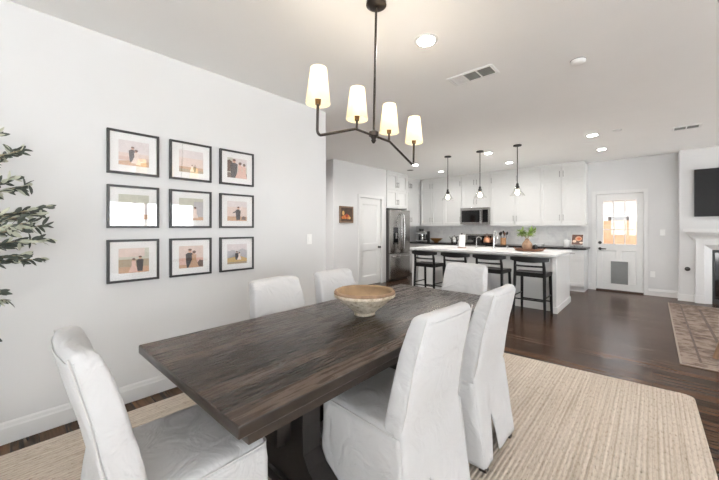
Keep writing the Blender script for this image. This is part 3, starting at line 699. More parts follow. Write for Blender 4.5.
# ------------------------------------------------------------------ items on the island
ZI = .9225
root = thing('paper_towel_holder', 'upright paper towel roll on a dark holder', 'paper towel', (-2.86, 6.2, ZI), 0)
MB().lathe([(.085, 0), (.085, .012), (.02, .016)], seg=28).build('base', M['wood'], root)
MB().lathe([(.062, .017), (.062, .262), (.02, .262), (.02, .017)], seg=28, cap0=False, cap1=False).build('paper_roll', M['paper'], root)
MB().tube([(0, 0, .012), (0, 0, .29)], .008, 8).lathe([(0, .275), (.018, .28), (.02, .292), (.012, .303), (0, .305)], seg=14).build('post', M['black'], root)
root = thing('kitchen_faucet', 'tall chrome gooseneck faucet at the island sink', 'faucet', (-2.24, 6.25, ZI), 0)
MB().lathe([(.028, 0), (.028, .02), (.016, .03), (.016, .16)], seg=18).build('base', M['chrome'], root)
MB().tube([(0, 0, .15), (0, 0, .27)] + [(0, .085 - .085 * cos(a), .27 + .075 * sin(a)) for a in [pi * i / 8 for i in range(1, 8)]] + [(0, .17, .24), (0, .17, .2)], .012, 12).build('spout', M['chrome'], root)
MB().tube([(.02, 0, .1), (.06, 0, .13), (.085, 0, .15)], .006, 8).build('lever', M['chrome'], root)
root = thing('drinking_water_tap', 'slim chrome water tap left of the tall faucet', 'faucet', (-2.58, 6.25, ZI), 0)
MB().lathe([(.02, 0), (.02, .015), (.01, .02)], seg=14).build('base', M['chrome'], root)
MB().tube([(0, 0, .01), (0, 0, .18)] + [(.05 - .05 * cos(a), 0, .18 + .05 * sin(a)) for a in [pi * i / 6 for i in range(1, 7)]], .008, 10).build('spout', M['chrome'], root)
root = thing('soap_dispenser', 'small chrome soap pump right of the tall faucet', 'soap dispenser', (-2.0, 6.25, ZI), 0)
MB().lathe([(.016, 0), (.016, .01), (.009, .014), (.009, .06), (.013, .062), (.013, .072), (0, .074)], seg=14).build('pump_body', M['chrome'], root)
MB().tube([(0, 0, .066), (0, .06, .066), (0, .066, .055)], .005, 8).build('pump_nozzle', M['chrome'], root)
root = thing('wooden_tray', 'round dark wooden tray on island countertop', 'tray', (-1.62, 6.22, ZI), 0)
MB().lathe([(0, .012), (.02, .012), (.02, 0), (.19, 0), (.225, .01), (.232, .04), (.218, .042), (.205, .02), (0, .018)][2:], seg=40).build('tray_body', M['wood'], root)
for s_ in (-1, 1): MB().tube([(s_ * .22, -.05, .036), (s_ * .25, -.03, .05), (s_ * .25, .03, .05), (s_ * .22, .05, .036)], .007, 8).build('handle', M['wood'], root)
root = thing('clay_vase', 'round clay vase holding leafy green sprigs on wooden tray', 'vase', (-1.65, 6.22, ZI + .021), 0)
MB().lathe([(.04, 0), (.07, .02), (.085, .06), (.078, .11), (.045, .155), (.032, .175), (.04, .195), (.03, .195), (.024, .175), (.03, .15)], seg=28, cap1=True).build('vase_body', M['terra'], root)
def leaf(mb, p, d, up, L, w_, m=0, fold=.25):
    d = d.normalized(); s_ = d.cross(up); s_ = s_.normalized() if s_.length > 1e-4 else Vector((1, 0, 0)); n = s_.cross(d)
    prof = [(0, .08), (.18, .72), (.42, 1), (.7, .86), (.9, .42), (1, .03)]
    rows = []
    for t, k_ in prof:
        c = p + d * L * t - n * (L * .14 * t * t)
        rows.append([mb.bm.verts.new(c + s_ * w_ * k_ + n * fold * w_ * k_), mb.bm.verts.new(c), mb.bm.verts.new(c - s_ * w_ * k_ + n * fold * w_ * k_)])
    for a, b_ in zip(rows, rows[1:]):
        for i in (0, 1):
            f = mb.bm.faces.new((a[i], a[i + 1], b_[i + 1], b_[i])); f.material_index = m
sp = MB(); lf = MB(); rnd = random.Random(3)
for i in range(16):
    a = rnd.uniform(0, 2 * pi); r_ = rnd.uniform(.06, .19); hh = rnd.uniform(.27, .39) - r_ * .25
    p0 = Vector((0, 0, .14)); p1 = Vector((.015 * cos(a), .015 * sin(a), .2)); p2 = Vector((r_ * cos(a), r_ * sin(a), hh))
    pm = (p1 + p2) / 2 + Vector((0, 0, .03)); sp.tube([p0, p1, pm, p2], .0025, 5)
    for q in range(12):
        t = .35 + .65 * q / 11; p = p1.lerp(pm, t * 2) if t < .5 else pm.lerp(p2, t * 2 - 1)
        dd = Vector((rnd.uniform(-1, 1), rnd.uniform(-1, 1), rnd.uniform(-.2, .9))); leaf(lf, p, dd, Vector((0, 0, 1)), rnd.uniform(.05, .085), .016)
sp.build('stems', M['bark'], root); lf.build('foliage', M['green'], root, 60)
root = thing('candle_jar', 'small black candle jar beside clay vase on the tray', 'candle', (-1.515, 6.2, ZI + .021), 0)
MB().lathe([(.036, 0), (.038, .004), (.038, .075), (.033, .078), (.033, .06), (0, .06)][:5], seg=22, cap1=True).build('jar', M['black'], root)
MB().lathe([(.0305, .0785), (.0305, .084), (.01, .09), (.01, .097), (0, .098)], seg=18).build('lid', M['black'], root)

# ------------------------------------------------------------------ items on dark counter
ZC = .9155
root = thing('espresso_machine', 'black and chrome espresso machine in the kitchen corner', 'coffee machine', (-5.02, 8.25, ZC), 0)
MB().box(-.15, .15, .0, .16, 0, .31, .01).build('body', M['black'], root)
MB().box(-.15, .15, -.15, 0, 0, .05, .006).build('drip_tray', M['chrome'], root)
MB().box(-.15, .15, -.12, 0, .225, .31, .01).build('group_head', M['chrome'], root)
MB().lathe([(.04, .165), (.04, .225)], (0.02, -.07, 0), 18).tube([(.02, -.09, .19), (.02, -.19, .18)], .011, 8).build('portafilter', M['chrome'], root)
MB().lathe([(.04, .051), (.046, .06), (.046, .12), (.038, .15)], (.03, -.07, 0), 18, cap1=False).build('milk_jug', M['chrome'], root)
MB().lathe([(.06, .31), (.075, .38), (.075, .385), (.02, .39)], (-.08, .06, 0), 18).build('bean_hopper', M['black'], root)
MB().tube([(.13, -.06, .28), (.15, -.1, .2), (.14, -.12, .1)], .006, 8).build('steam_wand', M['chrome'], root)
root = thing('wooden_bowl', 'wide brown wooden bowl on black counter', 'bowl', (-4.55, 8.2, ZC), 0)
MB().lathe([(.05, 0), (.06, .01), (.12, .05), (.18, .115), (.172, .115), (.11, .058), (.05, .022), (0.01, .02)], seg=36).build('bowl_body', M['bowlw'], root)
root = thing('fruit', 'single yellow fruit inside brown wooden bowl', 'fruit', (-4.55, 8.2, ZC + .022), 0)
MB().lathe([(0.004, 0), (.03, .008), (.042, .035), (.036, .062), (.012, .078), (.004, .082)], seg=18).build('fruit_body', M['bowlw'], root)
MB().tube([(0, 0, .08), (.004, 0, .095)], .003, 6).build('stem', M['bark'], root)
root = thing('electric_kettle', 'round steel kettle on counter left of the range', 'kettle', (-4.0, 8.2, ZC), 0)
MB().lathe([(.075, 0), (.085, .01), (.09, .07), (.075, .15), (.05, .18), (.02, .19)], seg=26).build('kettle_body', M['steel'], root)
MB().tube([(.06, 0, .16), (.12, 0, .19), (.13, 0, .12), (.09, 0, .05)], .01, 8).build('handle', M['black'], root)
MB().tube([(-.08, 0, .1), (-.12, 0, .14), (-.14, 0, .17)], [.02, .014, .01], 8).build('spout', M['steel'], root)
MB().lathe([(0.001, .19), (.012, .195), (.012, .21), (.001, .215)], seg=12).build('lid_knob', M['black'], root)
# pots on the range
root = thing('stock_pot', 'dark cooking pot on the left of the range top', 'pot', (-3.40, 8.32, .9415), 0)
MB().lathe([(.10, 0), (.11, .01), (.11, .13), (.115, .135), (.0, .16)], seg=26).build('pot_body', M['black'], root)
for s_ in (-1, 1): MB().tube([(s_ * .11, -.03, .11), (s_ * .15, -.02, .115), (s_ * .15, .02, .115), (s_ * .11, .03, .11)], .008, 8).build('handle', M['black'], root)
root = thing('copper_kettle', 'copper kettle at the right of the range top', 'kettle', (-3.16, 8.33, .9415), 0)
MB().lathe([(.08, 0), (.095, .02), (.095, .07), (.07, .13), (.03, .155), (.012, .17), (.012, .18), (.001, .182)], seg=26).build('kettle_body', M['copper'], root)
MB().tube([(-.06, 0, .13), (-.06, 0, .2), (0, 0, .235), (.06, 0, .2), (.06, 0, .13)], .008, 8).build('handle', M['wood'], root)
MB().tube([(.08, 0, .07), (.11, 0, .1), (.125, 0, .14)], [.018, .012, .009], 8).build('spout', M['copper'], root)
# utensil crock + utensils
root = thing('utensil_crock', 'tan wooden crock full of dark cooking utensils', 'crock', (-2.74, 8.28, ZC), 0)
MB().lathe([(.06, 0), (.065, .01), (.065, .165), (.056, .165), (.056, .02), (.002, .02)], seg=26).build('crock_body', M['woodlt'], root)
rnd = random.Random(5)
UN = ['black slotted spoon leaning left in the tan crock', 'black spatula standing upright in the tan crock', 'dark ladle leaning right in the tan crock', 'brown wooden spoon in the tan crock', 'black turner leaning far right in the tan crock']
for i in range(5):
    u = thing('cooking_utensil', UN[i], 'utensil', (-2.74 + (i - 2) * .02, 8.28 + (-.02 if i % 2 else .015), ZC + .022), 0, 'utensils in the crock')
    lean = (i - 2) * .09; tipz = .255 + .02 * (i % 3)
    u.rotation_euler = (0, lean, 0)
    MB().tube([(0, 0, 0), (0, 0, tipz - .06)], .005, 8).build('handle', M['wood'] if i == 3 else M['black'], u)
    hd = MB().lathe([(.003, 0), (.018, .02), (.026, .05), (.022, .08), (.004, .095)], seg=16)
    for v in hd.bm.verts: v.co.y *= .35
    o = hd.build('head', M['wood'] if i == 3 else M['black'], u); o.location = (0, 0, tipz - .065)
root = thing('canister', 'white ceramic canister left of the cookbook', 'canister', (-1.39, 8.26, ZC), 0)
MB().lathe([(.06, 0), (.065, .008), (.065, .13), (.06, .135)], seg=26).build('canister_body', M['ceramic'], root)
MB().lathe([(.062, .136), (.062, .15), (.02, .155), (.014, .165), (.016, .178), (.001, .182)], seg=26).build('lid', M['ceramic'], root)
root = thing('cookbook_stand', 'small wire cookbook easel at the counter end', 'book stand', (-1.19, 8.22, ZC), 0)
s_ = MB()
for x in (-.07, .07):
    s_.tube([(x, -.07, .06), (x, -.07, .035), (x, -.04, .033), (x, .06, .26)], .004, 8).tube([(x, -.03, .05), (x, -.045, .0045)], .004, 8).tube([(x, .05, .24), (x, .10, .0045)], .004, 8)
s_.tube([(-.07, -.04, .033), (.07, -.04, .033)], .004, 8).tube([(-.07, .06, .26), (.07, .06, .26)], .004, 8); s_.build('wire_frame', M['chrome'], root)
root = thing('cookbook', 'open cookbook with dark food photo leaning on the easel', 'book', (-1.19, 8.165, ZC + .0385), 0); root.rotation_euler = (radians(-23), 0, 0)
MB().box(-.105, .105, -.012, .006, .002, .25, .002).build('page_block', M['paper'], root, 0)
pp = MB()
pp.box(-.1, .1, -.0135, -.0125, .01, .244, m=0)
for q, (m_, e_) in enumerate([(1, ell(.02, .15, .06, .055)), (2, ell(.03, .15, .035, .03)), (3, ell(-.05, .09, .035, .03)), (3, ell(.07, .06, .03, .02))]):
    vs = [pp.bm.verts.new((x, -.0137 - .0002 * q, z)) for x, z in e_]; pp.bm.faces.new(vs).material_index = m_
pp.build('page_photo', [plain('page dark', rgb(84, 54, 44), .5, nscale=14, var=.3), plain('page plate', rgb(200, 150, 120), .5), plain('page food', rgb(180, 90, 50), .5, nscale=20, var=.3), plain('page pale', rgb(222, 200, 180), .5)], root, 0)
root = thing('serving_dish', 'low white serving dish on counter right of the vase', 'dish', (-1.98, 8.25, ZC), 0)
d = MB(); rg = []
for z, hw, hd in ((0, .12, .07), (.012, .135, .08), (.05, .15, .09), (.05, .142, .083), (.016, .12, .07)): rg.append([(x, y, z) for x, y in rrect(0, 0, hw, hd, .03)])
d.loft(rg); d.build('dish_body', M['ceramic'], root)

# ------------------------------------------------------------------ dining rug, living rug
def rug(name, pts, z, mat, label, bord=None, th=.012, rr=.08):
    b = MB(); P_ = [Vector(p) for p in pts]; n = len(P_); out = []
    for i in range(n):
        a, c, e = P_[i - 1], P_[i], P_[(i + 1) % n]
        d0 = (a - c).normalized(); d1 = (e - c).normalized(); s0 = c + d0 * rr; s1 = c + d1 * rr
        for q in range(6):
            t = q / 5; out.append(((1 - t) ** 2) * s0 + 2 * t * (1 - t) * c + t * t * s1)
    b.loft([[(p.x, p.y, z) for p in out], [(p.x, p.y, z + th) for p in out]])
    b.build(name, mat, None, 0)
    return bpy.data.objects[name]
o = rug('jute_rug', [(-2.80, -1.2), (.30, -1.2), (.24, 3.63), (-2.74, 3.42)], .001, M['jute'], '')
tag(o, 'large braided beige jute rug under the dining table', 'rug')
root = thing('area_rug', 'faded brown patterned rug before the fireplace', 'rug', (0, 0, 0))
b = MB().box(.205, 3.4, 4.43, 7.88, .001, .009); b.build('rug_field', M['oriental'], root, 0)
bd = MB()
def rectring(x0, x1, y0, y1, t, z):
    bd.box(x0, x1, y0, y0 + t, z, z + .0012).box(x0, x1, y1 - t, y1, z, z + .0012).box(x0, x0 + t, y0 + t, y1 - t, z, z + .0012).box(x1 - t, x1, y0 + t, y1 - t, z, z + .0012)
rectring(.34, 3.26, 4.57, 7.74, .02, .0091); rectring(.54, 3.06, 4.77, 7.54, .03, .0091)
bd.build('rug_border', M['orientb'], root, 0)
ed = MB(); ed.box(.195, .212, 4.42, 7.89, .001, .012, .002).box(.212, 3.4, 4.42, 4.435, .001, .012, .002); ed.build('rug_binding', plain('pale rug binding', rgb(140, 128, 118), .95), root, 0)

# ------------------------------------------------------------------ dining table
root = thing('dining_table', 'long dark-stained trestle dining table on jute rug', 'table', (-1.397, 1.575, 0.0135), radians(1.2))
TZ = .76 - .0135; L2, W2 = 1.14, .49
t = MB().box(-W2, W2, -L2, L2, TZ - .042, TZ, .006, seg=3); tt = t.build('tabletop', [M['table'], M['tableedge']], root)
for p_ in tt.data.polygons:
    if p_.normal.z < .8: p_.material_index = 1
for y in (-.21, .95):
    MB().box(-W2 + .008, W2 - .008, y - .0022, y + .0022, TZ - .001, TZ + .0004).build('leaf_joint', M['tabledark'], root, 0)
a = MB(); a.box(-W2 + .006, W2 - .006, -L2 + .035, L2 - .035, TZ - .075, TZ - .0425, .003); a.build('apron', M['tableedge'], root)
tr = {}
for sy in (-1, 1):
    yc = sy * .575
    prof = [(-.40, .0), (-.40, .07), (-.30, .10), (-.19, .17), (-.15, .23), (-.145, .36), (-.15, .5), (-.2, .58), (-.3, .62), (-.34, .64), (-.34, TZ - .076)]
    prof = prof + [(-x, z) for x, z in reversed(prof)]
    # feet arch
    m = MB(); m.prism(prof, 'y', yc - .055, yc + .055); m.build('trestle', M['tabledark'], root, 0)
    MB().box(-.42, .42, yc - .075, yc + .075, .0, .06, .008).build('foot_beam', M['tabledark'], root)
    MB().box(-.36, .36, yc - .065, yc + .065, TZ - .115, TZ - .0755, .004).build('top_beam', M['tabledark'], root)
m = MB().box(-.05, .05, -.71, .71, .26, .38, .004); o = m.build('stretcher', M['tabledark'], root)
for sy in (-1, 1):
    y = sy * .655
    MB().box(-.016, .016, y - .016, y + .016, .22, .43, .003).build('wedge', M['tabledark'], root)

# bowl on the table
root = thing('textured_bowl', 'rough beige handmade bowl at the middle of the dining table', 'bowl', (-1.41, 1.59, .7602), 0)
b = MB()
pr = [(.062, 0), (.068, .004), (.066, .018), (.075, .026), (.115, .056), (.15, .083), (.178, .108), (.186, .114), (.196, .118), (.197, .143), (.192, .150), (.184, .151)]
pi_ = [(.184, .151), (.174, .147), (.166, .120), (.13, .08), (.08, .045), (.02, .034)]
def wob(mb, amp, sc_):
    for v in mb.bm.verts:
        n_ = noise.noise(v.co * sc_); v.co += Vector((v.co.x, v.co.y, 0)).normalized() * n_ * amp if v.co.xy.length > .001 else Vector()
        v.co.z += noise.noise(v.co * sc_ * .5 + Vector((3, 3, 3))) * amp * .5 * min(1, v.co.z / .05)
def dens(p, k_=3):
    out = []
    for (a, b_), (c, d_) in zip(p, p[1:]):
        for q in range(k_): out.append((a + (c - a) * q / k_, b_ + (d_ - b_) * q / k_))
    return out + [p[-1]]
b.lathe(dens(pr), seg=72, cap1=False)
for f in b.bm.faces:
    if f.calc_center_median().z > .137: f.material_index = 1
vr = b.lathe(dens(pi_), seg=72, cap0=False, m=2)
bmesh.ops.remove_doubles(b.bm, verts=list(b.bm.verts), dist=.0004)
b.bm.transform(Matrix.Diagonal((1.03, 1.03, 1.08, 1))); wob(b, .004, 26); b.build('bowl_body', [M['bowl'], M['bowlrim'], M['bowlin']], root, 80)

# ------------------------------------------------------------------ slipcovered chairs (local: faces +y)
def interp(tab, z):
    for (z0, v0), (z1, v1) in zip(tab, tab[1:]):
        if z <= z1:
            t = (z - z0) / (z1 - z0); t = max(0, min(1, t)); return v0 + (v1 - v0) * t
    return tab[-1][1]
REAR = [(0, -.292), (.15, -.274), (.35, -.240), (.5, -.222), (.62, -.240), (.8, -.274), (.97, -.316)]
THK = [(0, .09), (.45, .098), (.6, .098), (.75, .095), (.9, .085), (.97, .074)]
HWD = [(0, .228), (.45, .234), (.5, .232), (.7, .213), (.97, .193)]
SEATF, SEATZ = .275, .485
def make_chair(seed):
    def disp(mb, amp, sc_, seedv):
        for v in mb.bm.verts:
            n_ = noise.noise_vector(v.co * sc_ + Vector((seedv, seedv * 1.7, 0)))
            v.co += n_ * amp
    r = thing('dining_chair', 'x', 'chair', (0, 0, 0), 0, 'white slipcovered dining chairs')
    # backrest
    b = MB(); rings = []; nx = 12; top = .97
    zs = [.40, .45, .5, .55, .6, .65, .7, .75, .8, .85, .9, .925, .942, .955, .97]
    def section(z, shrink=0.0):
        hw = interp(HWD, z) - shrink; yr = interp(REAR, z) + shrink; yf = interp(REAR, z) + interp(THK, z) - shrink
        bend = .018 * min(1, max(0, (z - .5) / .3)); ring = []
        r_ = .018 if shrink < .02 else .008
        base = rrect(0, (yr + yf) / 2, hw, (yf - yr) / 2, r_, 4)
        # insert midpoints on long edges for bending
        out = []
        for i in range(len(base)):
            p, q = base[i], base[(i + 1) % len(base)]; out.append(p)
            if abs(p[0] - q[0]) > hw:
                for k_ in range(1, 12): out.append((p[0] + (q[0] - p[0]) * k_ / 12, p[1] + (q[1] - p[1]) * k_ / 12))
        return [(x, y - bend * (1 - (x / hw) ** 2), z + (.004 * (1 - (x / hw) ** 2) if z > .9 else 0) * (z - .9) / .07) for x, y in out]
    for z in zs[:-1]: rings.append(section(z))
    rings[-1] = section(.955, .004); rings.append(section(.963, .010)); rings.append(section(.969, .018)); rings.append(section(.972, .027)); 
    b.loft(rings); disp(b, .0045, 9, seed); disp(b, .002, 26, seed + 4); b.build('backrest', M['slip'], r, 50)
    # piping down the two rear edges and over the top of the back
    back = r.children[0]
    for sx in (-1, 1):
        pts = []
        for z in [.5 + .46 * i / 12 for i in range(13)]: pts.append((sx * (interp(HWD, z) - .003), interp(REAR, z) + .001, z))
        p_ = MB().tube(pts, .003, 6); disp(p_, .0045, 9, seed); p_.build('piping', M['piping'], back)
    # seat
    s_ = MB(); rg = []
    y0 = -.19
    for z, ins in ((.36, .012), (.40, .004), (.455, 0), (.475, .006), (.487, .02)):
        rg.append([(x, y, z) for x, y in rrect(0, (y0 + SEATF) / 2,   .243 - ins, (SEATF - y0) / 2 - ins, .03, 5)])
    s_.loft(rg, True, False)
    # top: inner grid rings
    last = rg[-1]; cx, cy = 0, (y0 + SEATF) / 2; prev = None
    rg2 = [last]
    for k_ in (.85, .65, .45, .25, .08):
        rg2.append([(cx + (x - cx) * k_, cy + (y - cy) * k_, .487 + .014 * (1 - k_)) for x, y, z in last])
    s_.loft(rg2, False, True); bmesh.ops.remove_doubles(s_.bm, verts=list(s_.bm.verts), dist=.0003)
    disp(s_, .006, 8, seed + 2); disp(s_, .004, 22, seed + 3); so = s_.build('seat', M['slip'], r, 60)
    pp_ = MB().tube([(x * 1.004, cy + (y - cy) * 1.004, .472) for x, y in rrect(0, cy, .243, (SEATF - y0) / 2, .03, 6)], .0035, 6, closed=True); disp(pp_, .004, 10, seed + 2)
    pp_.build('piping', M['piping'], so)
    # skirt (front and two sides) and one continuous rear panel from the top of the back to the hem
    k = MB(); zl = [.47, .44, .40, .35, .30, .25, .2, .15, .1, .06, .042]
    hem = lambda z: max(0, (.47 - z) / .45)
    def ripple(x, y, z):
        f = hem(z); a = math.atan2(y, x)
        return (noise.noise(Vector((cos(a) * 3 + seed, sin(a) * 3, z * 1.5))) * .014 + noise.noise(Vector((cos(a) * 10 + seed, sin(a) * 10, z * 5))) * .011) * f + noise.noise(Vector((x * 14, y * 14, z * 14))) * .005
    for z in zl: pass
    rows = []
    for z in zl:
        f = hem(z); hw = interp(HWD, z) + .010 + .010 * f; yr = interp(REAR, z) + .004; yf = SEATF + .004 + .02 * f; r_ = .025
        path = []
        for q in range(18): path.append((hw, yr + (yf - r_ - yr) * q / 17))
        for q in range(1, 6): a = pi / 2 * q / 6; path.append((hw - r_ + r_ * cos(a), yf - r_ + r_ * sin(a)))
        for q in range(17): path.append((hw - r_ - 2 * (hw - r_) * q / 16, yf))
        for q in range(1, 6): a = pi / 2 + pi / 2 * q / 6; path.append((-hw + r_ + r_ * cos(a), yf - r_ + r_ * sin(a)))
        for q in range(18): path.append((-hw, yf - r_ - (yf - r_ - yr) * q / 17))
        rw = []
        for x, y in path:
            l_ = math.hypot(x, y); wv = ripple(x, y, z); rw.append(Vector((x + x / l_ * wv, y + y / l_ * wv, z)))
        rows.append(rw)
    k.loft(rows, False, False, closed=False)
    ko = k.build('skirt', M['slip'], r, 60); md = ko.modifiers.new('cloth', 'SOLIDIFY'); md.thickness = .004; md.offset = -1
    k = MB(); zp = [.042, .07, .11, .15, .19, .23, .27, .32, .38, .44, .5, .55, .6, .66, .72, .78, .84, .9, .93, .945]
    N_ = 18; SL_ = 6; u0_ = SL_ / N_ * 2 - 1; grid = []
    for z in zp:
        f = hem(z); hw = interp(HWD, z) + (.006 + .012 * f if z < .5 else -.003); bend = .018 * min(1, max(0, (z - .5) / .3)); row = []
        g = max(0, (.27 - z) / .23)
        for i in range(N_ + 1):
            u = i / N_ * 2 - 1
            if i == SL_: halves = (-1, 1)
            else: halves = (0,)
            for h_ in halves:
                x = u * hw; sg = h_ or (1 if u > u0_ else -1)
                x += sg * .055 * g * (1 - abs(u - u0_) / (1 - sg * u0_)); edge = max(0, (abs(u) - .93) / .07)
                y = interp(REAR, z) - .0025 - bend * (1 - u * u) + .012 * edge
                n_ = noise.noise_vector(Vector((x, y, z)) * 9 + Vector((seed, seed * 1.7, 0))) * .0045
                row.append(k.bm.verts.new((x + n_.x, y + n_.y + noise.noise(Vector((x * 8 + seed, 3, z * 5))) * .008 * f, z)))
        grid.append(row)
    for (ra, rb), z in zip(zip(grid, grid[1:]), zp[1:]):
        for i in range(len(ra) - 1):
            if i == SL_:
                if z <= .27: continue
            k.bm.faces.new((ra[i], ra[i + 1], rb[i + 1], rb[i]))
    bmesh.ops.remove_doubles(k.bm, verts=list(k.bm.verts), dist=.0005)
    ko = k.build('rear_panel', M['slip'], r, 60); md = ko.modifiers.new('cloth', 'SOLIDIFY'); md.thickness = .004; md.offset = 0
    for sx in (-1, 1):
        for ya, yb in ((-.262, -.19), (.235, .225)):
            lg = MB(); lg.loft([rrect_z(sx * .195, ya, .019, .0), rrect_z(sx * .195, yb, .024, .37)]); lg.build('leg', M['foot'], r, 0)
    return r
def rrect_z(x, y, h_, z): return [(x - h_, y - h_, z), (x + h_, y - h_, z), (x + h_, y + h_, z), (x - h_, y + h_, z)]
RZ = .0135
CH = [(-1.372, .418, 0, 'white slipcovered dining chair at the near end of the table, seen from its side'),
      (-.95, 1.30, radians(87), 'white slipcovered dining chair on the fireplace side, its back tallest and nearest the camera'),
      (-.94, 1.94, radians(90), 'white slipcovered dining chair with split rear pleat, second along the fireplace side'),
      (-1.79, 1.325, radians(-90), 'white slipcovered dining chair against the picture wall side, below the frames'),
      (-1.79, 1.915, radians(-90), 'white slipcovered dining chair on the picture wall side, just behind the bowl'),
      (-1.335, 2.715, radians(180), 'white slipcovered dining chair at the far end of the table, facing the camera')]
protos = [make_chair(1.3)]
for i, (x, y, rz, lab) in enumerate(CH):
    if i == 0: o = protos[0]; o.location = (x, y, RZ); o.rotation_euler = (0, 0, rz); o['label'] = lab
    else:
        o = dup(protos[0], (x, y, RZ), rz, lab)
        if i in (3, 4): o.scale = (1, 1, .977)

# ------------------------------------------------------------------ chandelier
root = thing('chandelier', 'dark bronze four-arm chandelier with cream tapered shades above the table', 'chandelier', (-1.28, 1.553, H), 0); root.rotation_euler = (radians(-1.7), 0, 0)
def Zr(z): return z - H
MB().lathe([(.0, 0), (.062, 0), (.064, -.018), (.05, -.026), (.012, -.03), (.0, -.03)], seg=28).build('ceiling_canopy', M['bronze'], root)
MB().tube([(0, 0, -.025), (0, 0, Zr(1.93))], .0075, 10).build('rod', M['bronze'], root)
MB().lathe([(.0, Zr(1.945)), (.012, Zr(1.94)), (.03, Zr(1.93)), (.03, Zr(1.905)), (.02, Zr(1.9)), (.012, Zr(1.885)), (.016, Zr(1.878)), (.008, Zr(1.862)), (.0, Zr(1.858))], seg=20).build('hub', M['bronze'], root)
for s_ in (-1, 1):
    arc = [(0, s_ * (.43 + .022 * sin(a)), Zr(1.806) + .022 - .022 * cos(a)) for a in [pi / 2 * i / 5 for i in range(1, 6)]]
    MB().tube([(0, s_ * .02, Zr(1.908)), (0, s_ * .155, Zr(1.908)), (0, s_ * .17, Zr(1.906)), (0, s_ * .43, Zr(1.806))] + arc + [(0, s_ * .452, Zr(1.975))], .0075, 10).build('arm', M['bronze'], root)
    MB().tube([(0, s_ * .155, Zr(1.906)), (0, s_ * .155, Zr(1.965))], .0065, 10).build('arm_stem', M['bronze'], root)
for y in (-.452, -.155, .155, .452):
    o = MB().lathe([(.064, Zr(1.966)), (.042, Zr(2.150)), (.040, Zr(2.150)), (.062, Zr(1.966))], (0, y, 0), 36, cap0=False, cap1=False).build('lamp_shade', M['shade'], root); o['label'] = 'cream fabric lamp shade, lit'
    MB().lathe([(.014, Zr(1.96)), (.016, Zr(1.99)), (.013, Zr(2.03))], (0, y, 0), 14).build('socket', plain('brass socket', rgb(96, 72, 46), .4, .6), root)
    MB().lathe([(.006, Zr(2.03)), (.018, Zr(2.06)), (.02, Zr(2.08)), (.012, Zr(2.105)), (.001, Zr(2.115))], (0, y, 0), 14).build('bulb', M['bulb'], root)

def bulb_light(name, loc, power):
    L = bpy.data.lights.new(name, 'POINT'); L.energy = power; L.color = (1, .88, .72); L.shadow_soft_size = .022
    o = bpy.data.objects.new(name, L); COL.objects.link(o); o.location = loc
for y in (-.452, -.155, .155, .452): bulb_light('chandelier_bulb_light', (-1.28, 1.553 - .02 + y, 2.118 - y * .03), 1.8)
for x in (-3.0, -2.356, -1.71): bulb_light('pendant_bulb_light', (x, 5.87, 1.872), 2.0)
# pendants
def pendant(x, lab):
    r = thing('pendant_light', lab, 'pendant light', (x, 5.87, H), 0, 'glass pendants above the island')
    MB().lathe([(.0, 0), (.065, 0), (.065, -.02), (.012, -.028), (.0, -.028)], seg=24).build('ceiling_canopy', M['black'], r)
    MB().tube([(0, 0, -.02), (0, 0, Zr(2.085))], .007, 8).build('rod', M['bronze'], r)
    MB().lathe([(.01, Zr(2.10)), (.02, Zr(2.09)), (.024, Zr(2.05)), (.034, Zr(2.04)), (.034, Zr(2.02)), (.018, Zr(2.012)), (.016, Zr(1.99))], seg=18).build('socket', M['black'], r)
    MB().lathe([(.032, Zr(2.02)), (.05, Zr(2.0)), (.072, Zr(1.95)), (.12, Zr(1.882)), (.118, Zr(1.880)), (.07, Zr(1.947)), (.047, Zr(1.998)), (.03, Zr(2.017))], seg=32, cap0=False, cap1=False).build('glass_shade', M['shadeglass'], r)
    MB().lathe([(.012, Zr(1.99)), (.028, Zr(1.96)), (.035, Zr(1.93)), (.026, Zr(1.905)), (.001, Zr(1.895))], seg=18).build('bulb', M['bulb'], r)
    return r
p0 = pendant(-3.0, 'clear glass pendant light above the island, nearest the refrigerator')
dup(p0, (-2.356, 5.87, H), 0, 'clear glass pendant light above the island, middle of the three')
dup(p0, (-1.71, 5.87, H), 0, 'clear glass pendant light above the island, nearest the back door')

# recessed ceiling lights
def make_can(x, y, lab):
    r = thing('recessed_light', lab, 'ceiling light', (x, y, H), 0, 'recessed ceiling lights')
    MB().lathe([(.088, -.0005), (.088, -.004), (.082, -.007), (.066, -.004), (.066, -.0005)], seg=32, cap0=False, cap1=False).build('trim_ring', M['trim'], r)
    MB().lathe([(.0655, -.0008), (.0655, -.003), (.001, -.0035)], seg=32).build('diffuser', M['can'], r)
    return r
CANS = [(-1.26, 2.12, 'round recessed ceiling light near the chandelier, largest in view'), (-3.94, 6.15, 'round recessed ceiling light in front of the refrigerator'), (-3.94, 7.35, 'round recessed ceiling light before the corner upper cabinets'),
        (-2.30, 6.12, 'round recessed ceiling light beside the middle pendant'), (-2.30, 7.33, 'round recessed ceiling light before the cabinets behind the right pendant'), (-.68, 6.0, 'round recessed ceiling light nearer the round detector at the room side of the back door'), (-.68, 7.2, 'round recessed ceiling light closest to the back door')]
c0 = make_can(*CANS[0])
for x, y, l in CANS[1:]: dup(c0, (x, y, H), 0, l)
def lamp(name, loc, power, size=.12, col=(1, .975, .945), spread=160):
    L = bpy.data.lights.new(name, 'AREA'); L.shape = 'DISK'; L.size = size; L.energy = power; L.color = col; L.spread = radians(spread)
    o = bpy.data.objects.new(name, L); COL.objects.link(o); o.location = loc; o.visible_camera = True; return o
PC = 6.5
